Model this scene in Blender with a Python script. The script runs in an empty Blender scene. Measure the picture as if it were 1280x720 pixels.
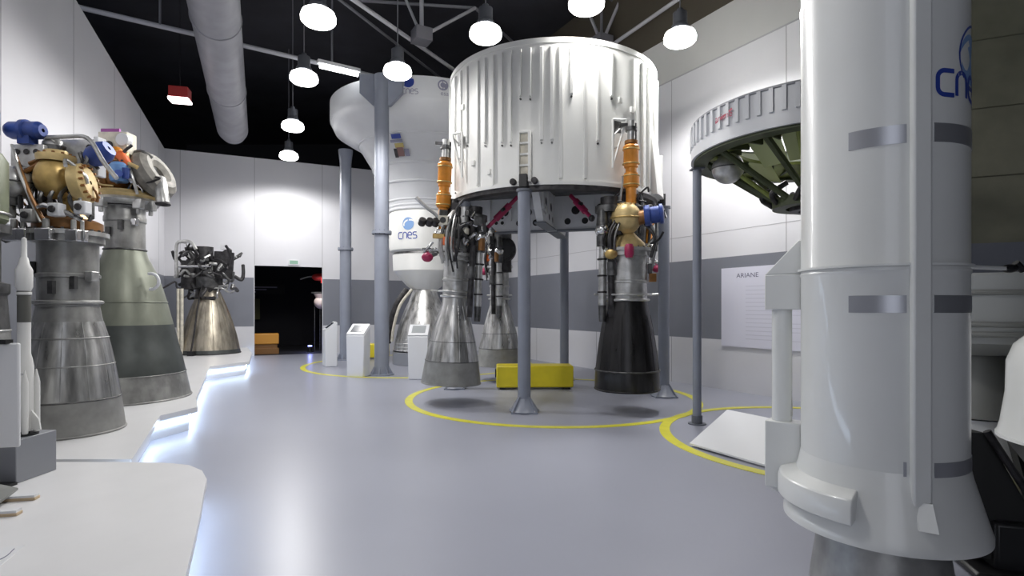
import bpy, bmesh, math, random
from mathutils import Vector, Matrix
PI = math.pi
S = bpy.context.scene
C = S.collection
V = Vector
def R(a): return math.radians(a)

# ------------------------------------------------------------------ materials
MATS = {}
def mat(name, col, rough=0.5, metal=0.0, var=0.0, scale=4.0, stretch=(1, 1, 1), bump=0.0, rvar=0.0,
        emit=None, estr=0.0, coat=0.0, col2=None, spec=0.5):
    m = bpy.data.materials.new(name); m.use_nodes = True
    nt = m.node_tree; b = nt.nodes['Principled BSDF']
    b.inputs['Base Color'].default_value = (*col, 1)
    b.inputs['Roughness'].default_value = rough
    b.inputs['Metallic'].default_value = metal
    b.inputs['Coat Weight'].default_value = coat
    b.inputs['Specular IOR Level'].default_value = spec
    if emit:
        b.inputs['Emission Color'].default_value = (*emit, 1)
        b.inputs['Emission Strength'].default_value = estr
    if var or bump or rvar:
        tc = nt.nodes.new('ShaderNodeTexCoord'); mp = nt.nodes.new('ShaderNodeMapping')
        mp.inputs['Scale'].default_value = stretch
        nz = nt.nodes.new('ShaderNodeTexNoise'); nz.inputs['Scale'].default_value = scale
        nz.inputs['Detail'].default_value = 5
        nt.links.new(tc.outputs['Object'], mp.inputs[0]); nt.links.new(mp.outputs[0], nz.inputs['Vector'])
        if var:
            rp = nt.nodes.new('ShaderNodeValToRGB')
            c2 = col2 or tuple(min(1, c * (1 + var)) for c in col)
            c1 = tuple(c * (1 - var) for c in col)
            rp.color_ramp.elements[0].position = 0.35; rp.color_ramp.elements[1].position = 0.65
            rp.color_ramp.elements[0].color = (*c1, 1); rp.color_ramp.elements[1].color = (*c2, 1)
            nt.links.new(nz.outputs['Fac'], rp.inputs[0]); nt.links.new(rp.outputs[0], b.inputs['Base Color'])
        if bump:
            bp = nt.nodes.new('ShaderNodeBump'); bp.inputs['Strength'].default_value = bump
            bp.inputs['Distance'].default_value = 0.02
            nt.links.new(nz.outputs['Fac'], bp.inputs['Height']); nt.links.new(bp.outputs[0], b.inputs['Normal'])
        if rvar:
            mr = nt.nodes.new('ShaderNodeMapRange')
            mr.inputs['To Min'].default_value = max(0.02, rough - rvar); mr.inputs['To Max'].default_value = rough + rvar
            nt.links.new(nz.outputs['Fac'], mr.inputs[0]); nt.links.new(mr.outputs[0], b.inputs['Roughness'])
    MATS[name] = m
    return m
mat('wall_white', (.66, .66, .69), .55, var=.03, scale=.6)
mat('wall_band', (.20, .21, .245), .5, var=.04, scale=.8)
mat('wall_seam', (.36, .36, .38), .7)
mat('wall_beige', (.50, .50, .49), .7, var=.03, scale=.7)
mat('ceil_brown', (.06, .05, .035), .8)
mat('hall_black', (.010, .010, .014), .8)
mat('ceil_black', (.016, .016, .022), .8, var=.3, scale=.8)
mat('block', (.23, .225, .165), .85, var=.1, scale=2.5, bump=.15)
mat('mortar', (.14, .135, .10), .9)
mat('floor', (.345, .357, .42), .30, var=.03, scale=.5, rvar=.03, coat=0, spec=.20)
mat('yellow_line', (.72, .68, .05), .35, var=.06, scale=6)
mat('stage_white', (.80, .80, .77), .38, var=.03, scale=2)
mat('frame_white', (.66, .67, .69), .35, var=.03, scale=2)
mat('rocket_white', (.72, .73, .71), .28, var=.025, scale=1.5, coat=.3)
mat('rocket_blue', (.62, .66, .68), .3, var=.02, scale=1.5, coat=.3)
mat('band_silver', (.42, .43, .46), .3, .6)
mat('plinth', (.74, .74, .75), .32, var=.02, scale=2)
mat('post_grey', (.25, .27, .325), .4, var=.05, scale=3)
mat('post_dark', (.13, .14, .165), .45)
mat('noz_silver', (.52, .52, .51), .30, .8, var=.36, scale=5, stretch=(2.5, 2.5, .25), rvar=.08)
mat('noz_grey', (.33, .33, .32), .4, .55, var=.25, scale=7, stretch=(1, 1, .7), bump=.1)
mat('noz_bottom', (.30, .30, .29), .55, .3, var=.15, scale=6)
mat('noz_green', (.235, .25, .20), .4, .35, var=.12, scale=4, stretch=(1.5, 1.5, .4))
mat('noz_band', (.07, .078, .075), .42, .3, var=.15, scale=5)
mat('noz_black', (.022, .021, .022), .3, .35, var=.4, scale=6, stretch=(2, 2, .3), rvar=.08)
mat('noz_bronze', (.40, .36, .29), .35, .8, var=.3, scale=4, stretch=(2, 2, .5))
mat('steel', (.52, .52, .51), .35, .65, var=.2, scale=9)
mat('steel_dark', (.12, .12, .12), .42, .7, var=.35, scale=10)
mat('iron', (.045, .043, .045), .5, .5, var=.4, scale=12)
mat('chrome', (.72, .72, .72), .2, .95)
mat('gold', (.52, .36, .13), .4, .45, var=.2, scale=8)
mat('gold_pale', (.62, .47, .22), .45, .35, var=.15, scale=9)
mat('brown', (.26, .12, .035), .42, .35, var=.25, scale=6)
mat('orange', (.66, .25, .025), .38, .1, var=.12, scale=9)
mat('orange_red', (.80, .16, .04), .45)
mat('blue', (.03, .065, .27), .4, .2, var=.2, scale=9)
mat('blue_pale', (.14, .29, .56), .4, .1)
mat('crimson', (.36, .02, .085), .4)
mat('cream', (.66, .62, .52), .5, var=.15, scale=9)
mat('pink', (.36, .10, .36), .5)
mat('olive_tank', (.16, .18, .11), .5, var=.2, scale=5)
mat('veb_green', (.23, .27, .07), .5, .15, var=.25, scale=6)
mat('veb_pale', (.50, .55, .28), .5)
mat('veb_dark', (.055, .068, .03), .55, .1, var=.2, scale=6)
mat('yellow_block', (.80, .66, .02), .35, var=.05, scale=4)
mat('black', (.012, .012, .013), .4)
mat('black_matte', (.018, .018, .018), .7)
mat('kiosk', (.74, .75, .77), .35)
mat('screen', (.05, .06, .075), .2)
mat('screen_grey', (.34, .36, .37), .3)
mat('paper', (.70, .70, .80), .5)
mat('paper_text', (.60, .60, .69), .55)
mat('ink', (.12, .12, .19), .5)
mat('logo_blue', (.03, .06, .32), .4)
mat('logo_pale', (.20, .34, .60), .4)
mat('logo_grey', (.25, .25, .34), .4)
mat('red_mark', (.45, .05, .10), .45)
mat('emblem_gold', (.50, .40, .14), .45)
mat('emblem_brown', (.22, .12, .11), .45)
mat('frame_grey', (.70, .71, .73), .45, var=.05, scale=3)
mat('manifold_grey', (.20, .19, .17), .6, .2, var=.3, scale=8)
mat('duct', (.30, .30, .33), .5, .15, var=.12, scale=2)
mat('truss', (.15, .15, .17), .5)
mat('rod_light', (.42, .42, .45), .5)
mat('lamp_hood', (.08, .085, .10), .4, .4)
mat('lamp_glow', (1, 1, 1), .5, emit=(1, .99, .97), estr=6)
mat('tube_glow', (1, 1, 1), .5, emit=(.95, .98, 1), estr=7)
mat('exit_glow', (1, .9, .9), .5, emit=(1, .86, .86), estr=5)
mat('exit_red', (.25, .02, .02), .4, emit=(.6, .02, .01), estr=.05)
mat('led', (1, 1, 1), .5, emit=(.62, .78, 1), estr=8)
mat('box_grey', (.25, .26, .285), .4)
mat('model_white', (.72, .72, .70), .4)
mat('model_dark', (.10, .10, .09), .5)
mat('wood', (.55, .42, .27), .5, var=.1, scale=8)
mat('bench', (.55, .25, .03), .45)
mat('bench_wood', (.20, .09, .02), .5)
mat('red', (.55, .03, .03), .4)
mat('olive', (.12, .12, .035), .6)
mat('blue_glow', (.1, .1, 1), .5, emit=(.25, .3, 1), estr=5)
mat('sign_green', (.25, .42, .32), .4)
mat('sat_pink', (.85, .70, .66), .4)
mat('bell_grey', (.22, .225, .215), .45, .2)
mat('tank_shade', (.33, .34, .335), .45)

# ------------------------------------------------------------------ mesh builder
class MB:
    def __init__(s): s.v = []; s.f = []; s.m = []; s.mats = []
    def mi(s, n):
        if n not in s.mats: s.mats.append(n)
        return s.mats.index(n)
    def add(s, vs, fs, m):
        o = len(s.v); k = s.mi(m); s.v += [V(x) for x in vs]
        for f in fs: s.f.append([i + o for i in f]); s.m.append(k)
        return s
    def box(s, c, d, m, rz=0, M=None):
        c = V(c); h = V(d) / 2
        vs = [V((x * h.x, y * h.y, z * h.z)) for x in (-1, 1) for y in (-1, 1) for z in (-1, 1)]
        rot = M if M is not None else Matrix.Rotation(rz, 3, 'Z')
        vs = [rot @ p + c for p in vs]
        return s.add(vs, [(0, 1, 3, 2), (4, 6, 7, 5), (0, 4, 5, 1), (2, 3, 7, 6), (0, 2, 6, 4), (1, 5, 7, 3)], m)
    def hexa(s, a, b, m):      # two quads (lists of 4 points), a = bottom, b = top
        return s.add(list(a) + list(b), [(3, 2, 1, 0), (4, 5, 6, 7), (0, 1, 5, 4), (1, 2, 6, 5), (2, 3, 7, 6), (3, 0, 4, 7)], m)
    def prism(s, poly, z0, z1, m, top=None):
        n = len(poly); vs = [(x, y, z0) for x, y in poly] + [(x, y, z1) for x, y in poly]
        s.add(vs, [[(i), (i + 1) % n, n + (i + 1) % n, n + i] for i in range(n)] + [list(range(n))[::-1]], m)
        s.add([(x, y, z1) for x, y in poly], [list(range(n))], top or m)
        return s
    def frame(s, d):
        d = V(d).normalized(); a = V((0, 0, 1)) if abs(d.z) < .9 else V((1, 0, 0))
        u = d.cross(a).normalized(); w = d.cross(u).normalized(); return u, w
    def cyl(s, p0, p1, r0, m, r1=None, n=20, cap=True):
        p0 = V(p0); p1 = V(p1); r1 = r0 if r1 is None else r1; u, w = s.frame(p1 - p0)
        vs = []
        for p, r in ((p0, r0), (p1, r1)):
            for i in range(n):
                a = 2 * PI * i / n; vs.append(p + u * (r * math.cos(a)) + w * (r * math.sin(a)))
        fs = [(i, (i + 1) % n, n + (i + 1) % n, n + i) for i in range(n)]
        if cap: fs += [list(range(n))[::-1], list(range(n, 2 * n))]
        return s.add(vs, fs, m)
    def pipe(s, pts, r, m, n=10, sm=4):
        pts = [V(p) for p in pts]
        if len(pts) > 2 and sm > 1:
            q = []; ext = [pts[0] * 2 - pts[1]] + pts + [pts[-1] * 2 - pts[-2]]
            for i in range(1, len(ext) - 2):
                a, b, c, d = ext[i - 1:i + 3]
                for k in range(sm):
                    t = k / sm
                    q.append(.5 * ((2 * b) + (c - a) * t + (2 * a - 5 * b + 4 * c - d) * t * t + (3 * b - a - 3 * c + d) * t ** 3))
            q.append(pts[-1]); pts = q
        vs = []; u, w = s.frame(pts[1] - pts[0]); L = len(pts)
        for i, p in enumerate(pts):
            d = (pts[min(i + 1, L - 1)] - pts[max(i - 1, 0)])
            if d.length < 1e-9: d = V((0, 0, 1))
            d.normalize()
            u = (u - d * u.dot(d)); u = u.normalized() if u.length > 1e-6 else s.frame(d)[0]
            w = d.cross(u)
            for k in range(n):
                a = 2 * PI * k / n; vs.append(p + u * (r * math.cos(a)) + w * (r * math.sin(a)))
        fs = [(i * n + k, i * n + (k + 1) % n, (i + 1) * n + (k + 1) % n, (i + 1) * n + k) for i in range(L - 1) for k in range(n)]
        fs += [list(range(n))[::-1], [(L - 1) * n + k for k in range(n)]]
        return s.add(vs, fs, m)
    def lathe(s, prof, m, c=(0, 0, 0), n=48, a0=0, a1=2 * PI, M=None, close=False, mats=None):
        # prof: list of (r, z); mats optional per-segment material
        c = V(c); full = abs(a1 - a0 - 2 * PI) < 1e-6; k = n if full else n + 1; L = len(prof); vs = []
        for r, z in prof:
            for i in range(k):
                a = a0 + (a1 - a0) * i / n; p = V((r * math.cos(a), r * math.sin(a), z))
                vs.append((M @ p if M is not None else p) + c)
        o = len(s.v); s.v += vs
        segs = list(range(L - 1)) + ([L - 1] if close else [])
        for j in segs:
            j2 = (j + 1) % L; mm = s.mi(mats[j] if mats else m)
            for i in range(n):
                i2 = (i + 1) % k
                s.f.append([o + j * k + i, o + j * k + i2, o + j2 * k + i2, o + j2 * k + i]); s.m.append(mm)
        if close and not full:
            s.f.append([o + j * k for j in range(L)][::-1]); s.m.append(s.mi(m))
            s.f.append([o + j * k + n for j in range(L)]); s.m.append(s.mi(m))
        return s
    def ring(s, r0, r1, z0, z1, m, c=(0, 0, 0), n=64, a0=0, a1=2 * PI):
        return s.lathe([(r0, z0), (r1, z0), (r1, z1), (r0, z1)], m, c, n, a0, a1, close=True)
    def sphere(s, c, r, m, n=20, sc=(1, 1, 1), M=None):
        pr = [(max(1e-4, r * math.cos(t)), r * math.sin(t)) for t in [(-PI / 2 + PI * i / 12) for i in range(13)]]
        T = Matrix.Diagonal(sc)
        if M is not None: T = M @ T
        return s.lathe(pr, m, c, n, M=T)
    def torus(s, c, Rr, r, m, M=None, n=32, k=10, a0=0, a1=2 * PI):
        pr = [(Rr + r * math.cos(2 * PI * i / k), r * math.sin(2 * PI * i / k)) for i in range(k)]
        return s.lathe(pr, m, c, n, a0, a1, M=M, close=True)
    def bolts(s, c, Rr, r, h, cnt, m, M=None, a0=0):
        for i in range(cnt):
            a = a0 + 2 * PI * i / cnt; p = V((Rr * math.cos(a), Rr * math.sin(a), 0)); q = p + V((0, 0, h))
            if M is not None: p = M @ p; q = M @ q
            s.cyl(V(c) + p, V(c) + q, r, m, n=6)
        return s
    def build(s, name, parent=None, world=False, sharp=35, bevel=0, label=None, kind=None):
        me = bpy.data.meshes.new(name)
        off = V((0, 0, 0))
        if world and parent is not None:
            q = parent
            while q is not None: off = off + q.location; q = q.parent
        me.from_pydata([tuple(p - off) for p in s.v], [], s.f)
        for n in s.mats: me.materials.append(MATS[n])
        me.polygons.foreach_set('material_index', s.m)
        bm = bmesh.new(); bm.from_mesh(me)
        bmesh.ops.recalc_face_normals(bm, faces=bm.faces)
        bm.to_mesh(me); bm.free()
        me.polygons.foreach_set('use_smooth', [True] * len(me.polygons))
        me.set_sharp_from_angle(angle=R(sharp))
        me.update()
        o = bpy.data.objects.new(name, me); C.objects.link(o)
        if parent is not None: o.parent = parent
        if bevel:
            b = o.modifiers.new('Bevel', 'BEVEL'); b.width = bevel; b.segments = 2; b.limit_method = 'ANGLE'; b.angle_limit = R(40)
        if label: o['label'] = label
        if kind: o['kind'] = kind
        return o

def tag(o, label, cat, group=None):
    o['label'] = label; o['category'] = cat
    if group: o['group'] = group
    return o
def thing(name, label, cat, loc=(0, 0, 0), rz=0, group=None):
    o = bpy.data.objects.new(name, None); C.objects.link(o); o.empty_display_size = .2
    o.location = loc; o.rotation_euler = (0, 0, rz)
    return tag(o, label, cat, group)
KIDS = {}
def dup(src, loc, rz=None, label=None):
    def cp(o, par):
        c = o.copy(); C.objects.link(c)
        if par is not None: c.parent = par
        for ch in [x for x in bpy.data.objects if x.parent == o and x not in made]:
            made.add(cp(ch, c))
        made.add(c)
        return c
    made = set()
    r = cp(src, None); r.location = loc
    if rz is not None: r.rotation_euler = (0, 0, rz)
    if label: r['label'] = label
    return r
def struct(o): o['kind'] = 'structure'; return o

# ---- writing helpers ----
def text_geo(txt, size):
    cu = bpy.data.curves.new('tmp_text', 'FONT'); cu.body = txt; cu.size = size; cu.resolution_u = 3
    cu.align_x = 'CENTER'; cu.align_y = 'CENTER'
    ob = bpy.data.objects.new('tmp_text', cu); C.objects.link(ob)
    dg = bpy.context.evaluated_depsgraph_get(); dg.update()
    me = bpy.data.meshes.new_from_object(ob.evaluated_get(dg))
    vs = [(v.co.x, v.co.y) for v in me.vertices]; fs = [list(p.vertices) for p in me.polygons]
    bpy.data.objects.remove(ob); bpy.data.meshes.remove(me); bpy.data.curves.remove(cu)
    return vs, fs
def text_on(mb, txt, size, fn, m):
    vs, fs = text_geo(txt, size); mb.add([fn(x, y) for x, y in vs], fs, m)
def stroke(mb, pts, w, fn, m):      # flat ribbon following a 2-D polyline
    L = len(pts); vs = []
    for i in range(L):
        d = V(pts[min(i + 1, L - 1)]) - V(pts[max(i - 1, 0)]); d.normalize(); nx, ny = -d.y, d.x
        x, y = pts[i]; vs += [fn(x + nx * w / 2, y + ny * w / 2), fn(x - nx * w / 2, y - ny * w / 2)]
    mb.add(vs, [(2 * i, 2 * i + 1, 2 * i + 3, 2 * i + 2) for i in range(L - 1)], m)
def arc(cx, cy, rx, ry, a0, a1, n=10):
    return [(cx + rx * math.cos(R(a0 + (a1 - a0) * i / n)), cy + ry * math.sin(R(a0 + (a1 - a0) * i / n))) for i in range(n + 1)]
def cnes_word(mb, x, y, h, fn, m, w=None):  # rounded c n e s letters, x,y = lower left
    w = w or h * .15; g = h * .98; k = h * .3
    def rc(pts): return [(x + a * h, y + b * h) for a, b in pts]
    c_ = [(.8, 0), (.5, 0)] + arc(.3, .3, .3, .3, 270, 180, 6) + arc(.3, .7, .3, .3, 180, 90, 6) + [(.5, 1), (.8, 1)]
    n_ = [(.95, 0), (.95, .6)] + arc(1.3, .65, .35, .35, 180, 0, 10) + [(1.65, 0)]
    e_ = [(1.85, .52), (2.5, .52)] + arc(2.18, .62, .33, .38, 0, 180, 10) + arc(2.18, .35, .33, .35, 180, 270, 6) + [(2.5, 0)]
    s_ = [(3.3, 1), (2.95, 1)] + arc(2.95, .76, .24, .24, 90, 270, 8) + [(3.1, .52)] + arc(3.1, .26, .24, .26, 90, -90, 8) + [(2.7, 0)]
    for l in (c_, n_, e_, s_): stroke(mb, rc(l), w, fn, m)
def disc2(mb, cx, cy, r, fn, m, n=24, a0=0, a1=360):
    pts = [fn(cx, cy)] + [fn(*p) for p in arc(cx, cy, r, r, a0, a1, n)]
    mb.add(pts, [(0, i, i + 1) for i in range(1, n + 1)], m)
def on_cyl(cx, cy, r, ang0, z0, cone=0.0):   # u runs to the viewer's right seen from outside
    def f(u, v):
        rr = r + cone * v; a = ang0 + u / rr
        return (cx + rr * math.cos(a), cy + rr * math.sin(a), z0 + v)
    return f

# ------------------------------------------------------------------ camera
cam = bpy.data.cameras.new('camera'); co = bpy.data.objects.new('camera', cam); C.objects.link(co)
co.location = (0, 0, 1.6); co.rotation_euler = (R(90), 0, 0)
cam.sensor_width = 36; cam.lens = 36 * 690 / 1280; cam.shift_y = 24 / 1280; cam.clip_start = .05
S.camera = co
S.view_settings.view_transform = 'Standard'; S.view_settings.look = 'None'
S.view_settings.exposure = 0.3; S.view_settings.gamma = 1; S.view_settings.use_curve_mapping = False
w = bpy.data.worlds.new('world'); S.world = w; w.use_nodes = True
w.node_tree.nodes['Background'].inputs[0].default_value = (.5, .52, .58, 1)
w.node_tree.nodes['Background'].inputs[1].default_value = 2.1

# ------------------------------------------------------------------ setting
mb = MB(); mb.box((-1, 11, -.1), (30, 32, .2), 'floor'); struct(mb.build('floor'))
mb = MB(); mb.box((-1, 11, 9.6), (30, 32, .2), 'ceil_black'); struct(mb.build('ceiling'))
for nm, c, d in (('wall_outer_left', (-15.9, 11, 4.75), (.2, 32, 9.5)), ('wall_outer_right', (13.9, 11, 4.75), (.2, 32, 9.5)),
                 ('wall_outer_back', (-1, 26.9, 4.75), (30, .2, 9.5)),
                 ('wall_front_light_block', (7.4, -4.9, 4.75), (13.2, .2, 9.5))):  # last one: unseen partial wall, sized to cut fill light from the right
    mb = MB(); mb.box(c, d, 'hall_black'); struct(mb.build(nm))

class WallF:     # frame along a wall: t along, n outwards (away from the room), z up
    def __init__(s, p0, p1, side):
        s.p0 = V((*p0, 0)); d = V((*p1, 0)) - s.p0; s.L = d.length; s.d = d.normalized()
        s.n = V((-s.d.y, s.d.x, 0)) * side
    def __call__(s, t, n, z): return s.p0 + s.d * t + s.n * n + V((0, 0, z))
    def slab(s, mb, t0, t1, n0, n1, z0, z1, m):
        mb.hexa([s(t0, n0, z0), s(t1, n0, z0), s(t1, n1, z0), s(t0, n1, z0)],
                [s(t0, n0, z1), s(t1, n0, z1), s(t1, n1, z1), s(t0, n1, z1)], m)
CORN = (-10.72, 17.02)
LW = WallF((-1.36, -3.4), CORN, 1)
BW = WallF(CORN, (-1.8, 21.24), 1)
RW = WallF((-1.8, 21.24), (5.5, 8.26), 1)
KW = WallF((5.5, 8.26), (13.0, 5.04), 1)
TOP = 6.5
def panel_wall(mb, W, t0, t1, z0=0, z1=TOP, band=True):
    lv = [(0, .97, 'wall_white'), (.97, 2.57, 'wall_band'), (2.57, TOP, 'wall_white')]
    for a, b, m in lv:
        a2, b2 = max(a, z0), min(b, z1)
        if b2 > a2: W.slab(mb, t0, t1, 0, .12, a2, b2, m)
def seam_v(mb, W, t, z0, z1, m='wall_seam'): W.slab(mb, t - .008, t + .008, -.003, .01, z0, z1, m)
mb = MB(); panel_wall(mb, LW, 0, LW.L + .1)
for t in (5.2, 7.9, 10.6, 13.3, 16.0, 18.7, 21.4): seam_v(mb, LW, t, 0, .97); seam_v(mb, LW, t, 2.57, TOP)
struct(mb.build('wall_left'))
D0, D1, DH = 2.52, 4.635, 2.97
mb = MB(); panel_wall(mb, BW, -.1, D0); panel_wall(mb, BW, D1, BW.L + .1); panel_wall(mb, BW, D0, D1, z0=DH)
for t in (.42, 7.65): seam_v(mb, BW, t, 2.57, TOP); seam_v(mb, BW, t, 0, .97)
for t in (D0, D1): seam_v(mb, BW, t, DH, TOP)
struct(mb.build('wall_back'))
mb = MB(); panel_wall(mb, RW, 0, RW.L)
for t in (2.2, 5.2, 9.1 - 1.0, 10.7, 13.38): seam_v(mb, RW, t, 2.57, TOP); seam_v(mb, RW, t, 0, .97)
RW.slab(mb, 0, RW.L, -.003, .01, 3.07, 3.08, 'wall_seam')
RW.slab(mb, 0, RW.L, -.004, .01, TOP - .015, TOP + .015, 'wall_seam')
RW.slab(mb, 0, RW.L, 0, .12, TOP, 7.45, 'wall_beige')
RW.slab(mb, 0, RW.L, .02, .14, 7.45, 9.5, 'ceil_brown')
struct(mb.build('wall_right'))
mb = MB(); KW.slab(mb, 0, KW.L, 0, .3, 0, 9.5, 'mortar')
bh = .965; z = -.43; row = 0
while z < 9.4:
    t = -1.2 if row % 2 else -.22
    while t < KW.L:
        a, b = max(t + .012, 0), min(t + 1.93, KW.L)
        za, zb = max(z + .012, 0), min(z + bh - .006, 9.5)
        if b > a and zb > za: KW.slab(mb, a, b, -.012, .02, za, zb, 'block')
        t += 1.95
    z += bh; row += 1
KW.slab(mb, 0, KW.L, -.018, .01, .97, 2.5, 'wall_band')
struct(mb.build('wall_blocks'))
# opening frame + dark room behind it
mb = MB()
for t in (D0 - .02, D1): BW.slab(mb, t, t + .02, -.004, .13, 0, DH, 'wall_white')
BW.slab(mb, D0 - .02, D1 + .02, -.004, .13, DH, DH + .02, 'wall_white')
struct(mb.build('door_1'))
mb = MB()
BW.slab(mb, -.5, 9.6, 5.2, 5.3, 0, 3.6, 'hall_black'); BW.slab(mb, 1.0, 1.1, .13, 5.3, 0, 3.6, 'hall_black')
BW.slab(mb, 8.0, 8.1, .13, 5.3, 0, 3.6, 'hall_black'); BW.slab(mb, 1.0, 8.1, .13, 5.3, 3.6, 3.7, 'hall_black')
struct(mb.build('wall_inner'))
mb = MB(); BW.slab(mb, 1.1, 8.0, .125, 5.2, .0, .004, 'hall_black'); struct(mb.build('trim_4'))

def bthing(name, label, cat, t, n, z=0): return thing(name, label, cat, BW(t, n, z))
th = bthing('bench', 'orange bench with wooden base just inside the dark doorway', 'bench', 2.7, .75)
m = MB(); BW.slab(m, 2.1, 3.28, .5, 1.0, .34, .70, 'bench'); m.build('seat', th, True, bevel=.03)
m = MB(); BW.slab(m, 2.15, 3.23, .55, .95, .2, .34, 'bench_wood'); m.build('rail', th, True)
m = MB(); BW.slab(m, 2.1, 3.28, .5, 1.0, .004, .2, 'bench_wood'); m.build('base', th, True, bevel=.01)
th = bthing('hanging_model', 'small red model hanging high inside the dark doorway', 'model', 4.85, 1.6, 2.75)
p = BW(4.75, 1.6, 2.72)
m = MB(); m.cyl(p + V((-.1, 0, 0)), p + V((.7, .15, 0)), .14, 'red', r1=.17); m.sphere(p + V((-.1, 0, 0)), .14, 'red', sc=(1.6, 1, 1)); m.build('body', th, True)
m = MB(); m.box(p + V((.25, 0, -.14)), (.3, .5, .2), 'red'); m.build('wing', th, True)
m = MB(); m.pipe([p + V((-.3, 0, .02)), p + V((-.5, 0, .0)), p + V((-.75, 0, -.08))], .025, 'steel'); m.build('nose_boom', th, True)
m = MB(); m.cyl(p + V((.3, 0, .1)), p + V((.3, 0, .88)), .01, 'steel'); m.build('wire', th, True)
p = BW(4.82, 1.7, 0)
th = bthing('satellite_model', 'pinkish lit satellite model on dark legs inside the dark doorway', 'model', 4.82, 1.7)
m = MB(); m.sphere(p + V((0, 0, 1.78)), .27, 'sat_pink', sc=(1.1, 1, .95)); m.cyl(p + V((0, 0, 1.9)), p + V((0, 0, 2.1)), .2, 'sat_pink', r1=.3); m.build('body', th, True)
m = MB(); m.box(p + V((0, 0, 2.14)), (.7, .3, .05), 'steel_dark'); m.build('panel', th, True)
for dx in (-.28, -.08, .12, .3):
    m = MB(); m.cyl(p + V((dx, 0, .004)), p + V((dx, 0, 1.62)), .02, 'steel_dark'); m.build('leg', th, True)
p = BW(4.32, .95, 0)
th = bthing('floor_spotlight', 'small blue glowing spotlight on the floor inside the dark doorway', 'spotlight', 4.32, .95)
m = MB(); m.cyl(p + V((0, 0, .03)), p + V((0, 0, .2)), .06, 'black'); m.build('housing', th, True)
m = MB(); m.cyl(p + V((0, 0, .2)), p + V((0, 0, .235)), .07, 'blue_glow'); m.build('lens', th, True)
m = MB(); m.box(p + V((0, 0, .017)), (.2, .2, .026), 'black'); m.build('base', th, True)
ld = bpy.data.lights.new('blue_light', 'POINT'); ld.energy = 4; ld.color = (.3, .35, 1); ld.shadow_soft_size = .05
lo = bpy.data.objects.new('blue_light', ld); C.objects.link(lo); lo.location = p + V((0, 0, .35))
ld = bpy.data.lights.new('exhibit_light', 'SPOT'); ld.energy = 120; ld.spot_size = R(30); ld.shadow_soft_size = .05
lo = bpy.data.objects.new('exhibit_light', ld); C.objects.link(lo); lo.location = BW(4.4, .5, 3.4)
lo.rotation_euler = (BW(4.85, 1.7, 1.9) - lo.location).to_track_quat('-Z', 'Y').to_euler()
m = MB(); BW.slab(m, 1.2, 2.75, 4.9, 5.0, 1.1, 1.95, 'olive'); tag(m.build('wall_panel', bevel=.01), 'dull olive panel on the far wall inside the dark doorway', 'panel')
m = MB(); BW.slab(m, 1.3, 3.7, 4.96, 5.0, 2.15, 2.55, 'black_matte')
for i, (a, b, zz) in enumerate(((1.6, 3.4, 2.40), (1.6, 3.0, 2.3), (1.6, 2.6, 2.2))): BW.slab(m, a, b, 4.955, 4.97, zz, zz + .05, 'logo_grey')
tag(m.build('wall_sign'), 'faint grey lettered sign on the far wall inside the dark doorway', 'sign')
m = MB(); t = 3.72; BW.slab(m, t - .17, t + .17, -.05, 0, 3.02, 3.2, 'kiosk'); BW.slab(m, t - .13, t + .13, -.055, -.05, 3.05, 3.17, 'sign_green')
tag(m.build('exit_sign', bevel=.008), 'small pale exit sign on the wall above the dark doorway', 'sign')

# floor rings
for i, (cx, cy, r) in enumerate(((.70, 9.85, 2.5), (-2.6, 15.6, 3.1), (4.05, 6.7, 2.12))):
    m = MB(); m.ring(r - .065, r + .065, .0, .004 + .001 * i, 'yellow_line', (cx, cy, 0), n=128); struct(m.build('trim_%d' % (i + 1)))

# ------------------------------------------------------------------ big ribbed stage
CX, CY, RS, Z0, Z1 = .75, 10.3, 1.88, 3.40, 5.70
st = thing('rocket_stage', 'huge white ribbed rocket stage skirt raised on four grey posts', 'rocket stage', (CX, CY, Z0))
c = (CX, CY, 0)
m = MB()
m.lathe([(RS, Z0 + .08), (RS, Z1 - .05), (RS - .01, Z1), (RS - .06, Z1), (RS - .06, Z0 + .08)], 'stage_white', c, n=128, close=True)
m.build('skirt', st, True)
m = MB(); m.ring(RS - .1, RS + .015, Z1 - .06, Z1 + .02, 'stage_white', c, n=128); m.build('top_rim', st, True)
m = MB(); m.ring(RS - .16, RS + .01, Z0, Z0 + .07, 'iron', c, n=128); m.build('bottom_rim', st, True)
m = MB(); m.ring(RS - .03, RS + .03, Z0 + .07, Z0 + .13, 'stage_white', c, n=128); m.build('lower_flange', st, True)
m = MB(); m.lathe([(.01, Z0 + .25), (RS - .1, Z0 + .25), (RS - .1, Z0 + .3), (.01, Z0 + .3)], 'steel_dark', c, n=64); m.build('closure_plate', st, True)
m = MB(); m.lathe([(.01, Z1 - .35), (RS - .1, Z1 - .35)], 'stage_white', c, n=64); m.lathe([(.01, Z1 - .40), (RS - .1, Z1 - .40)], 'stage_white', c, n=64); m.build('top_deck', st, True)
STR = [(-156, 3.6, .022), (-148.3, 4.08, .022), (-141.9, 4.3, .018), (-133.5, 3.55, .02), (-128.6, 4.21, .018), (-123.6, 3.5, .022), (-118.6, 4.16, .018),
       (-113.9, 4.14, .018), (-109.1, 4.84, .018), (-104.4, 4.82, .018), (-99.1, 4.14, .028), (-94.3, 4.14, .028), (-90.2, 3.55, .030),
       (-85.3, 4.84, .026), (-78.8, 3.55, .024), (-72.4, 4.15, .022), (-65, 4.87, .022), (-49.1, 3.55, .032), (-42.7, 3.55, .035), (-36.4, 3.55, .03), (-28, 3.55, .03)]
STR += [(a, 3.55 if i % 3 else 4.5, .025) for i, a in enumerate(range(-18, 196, 9))]
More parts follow.
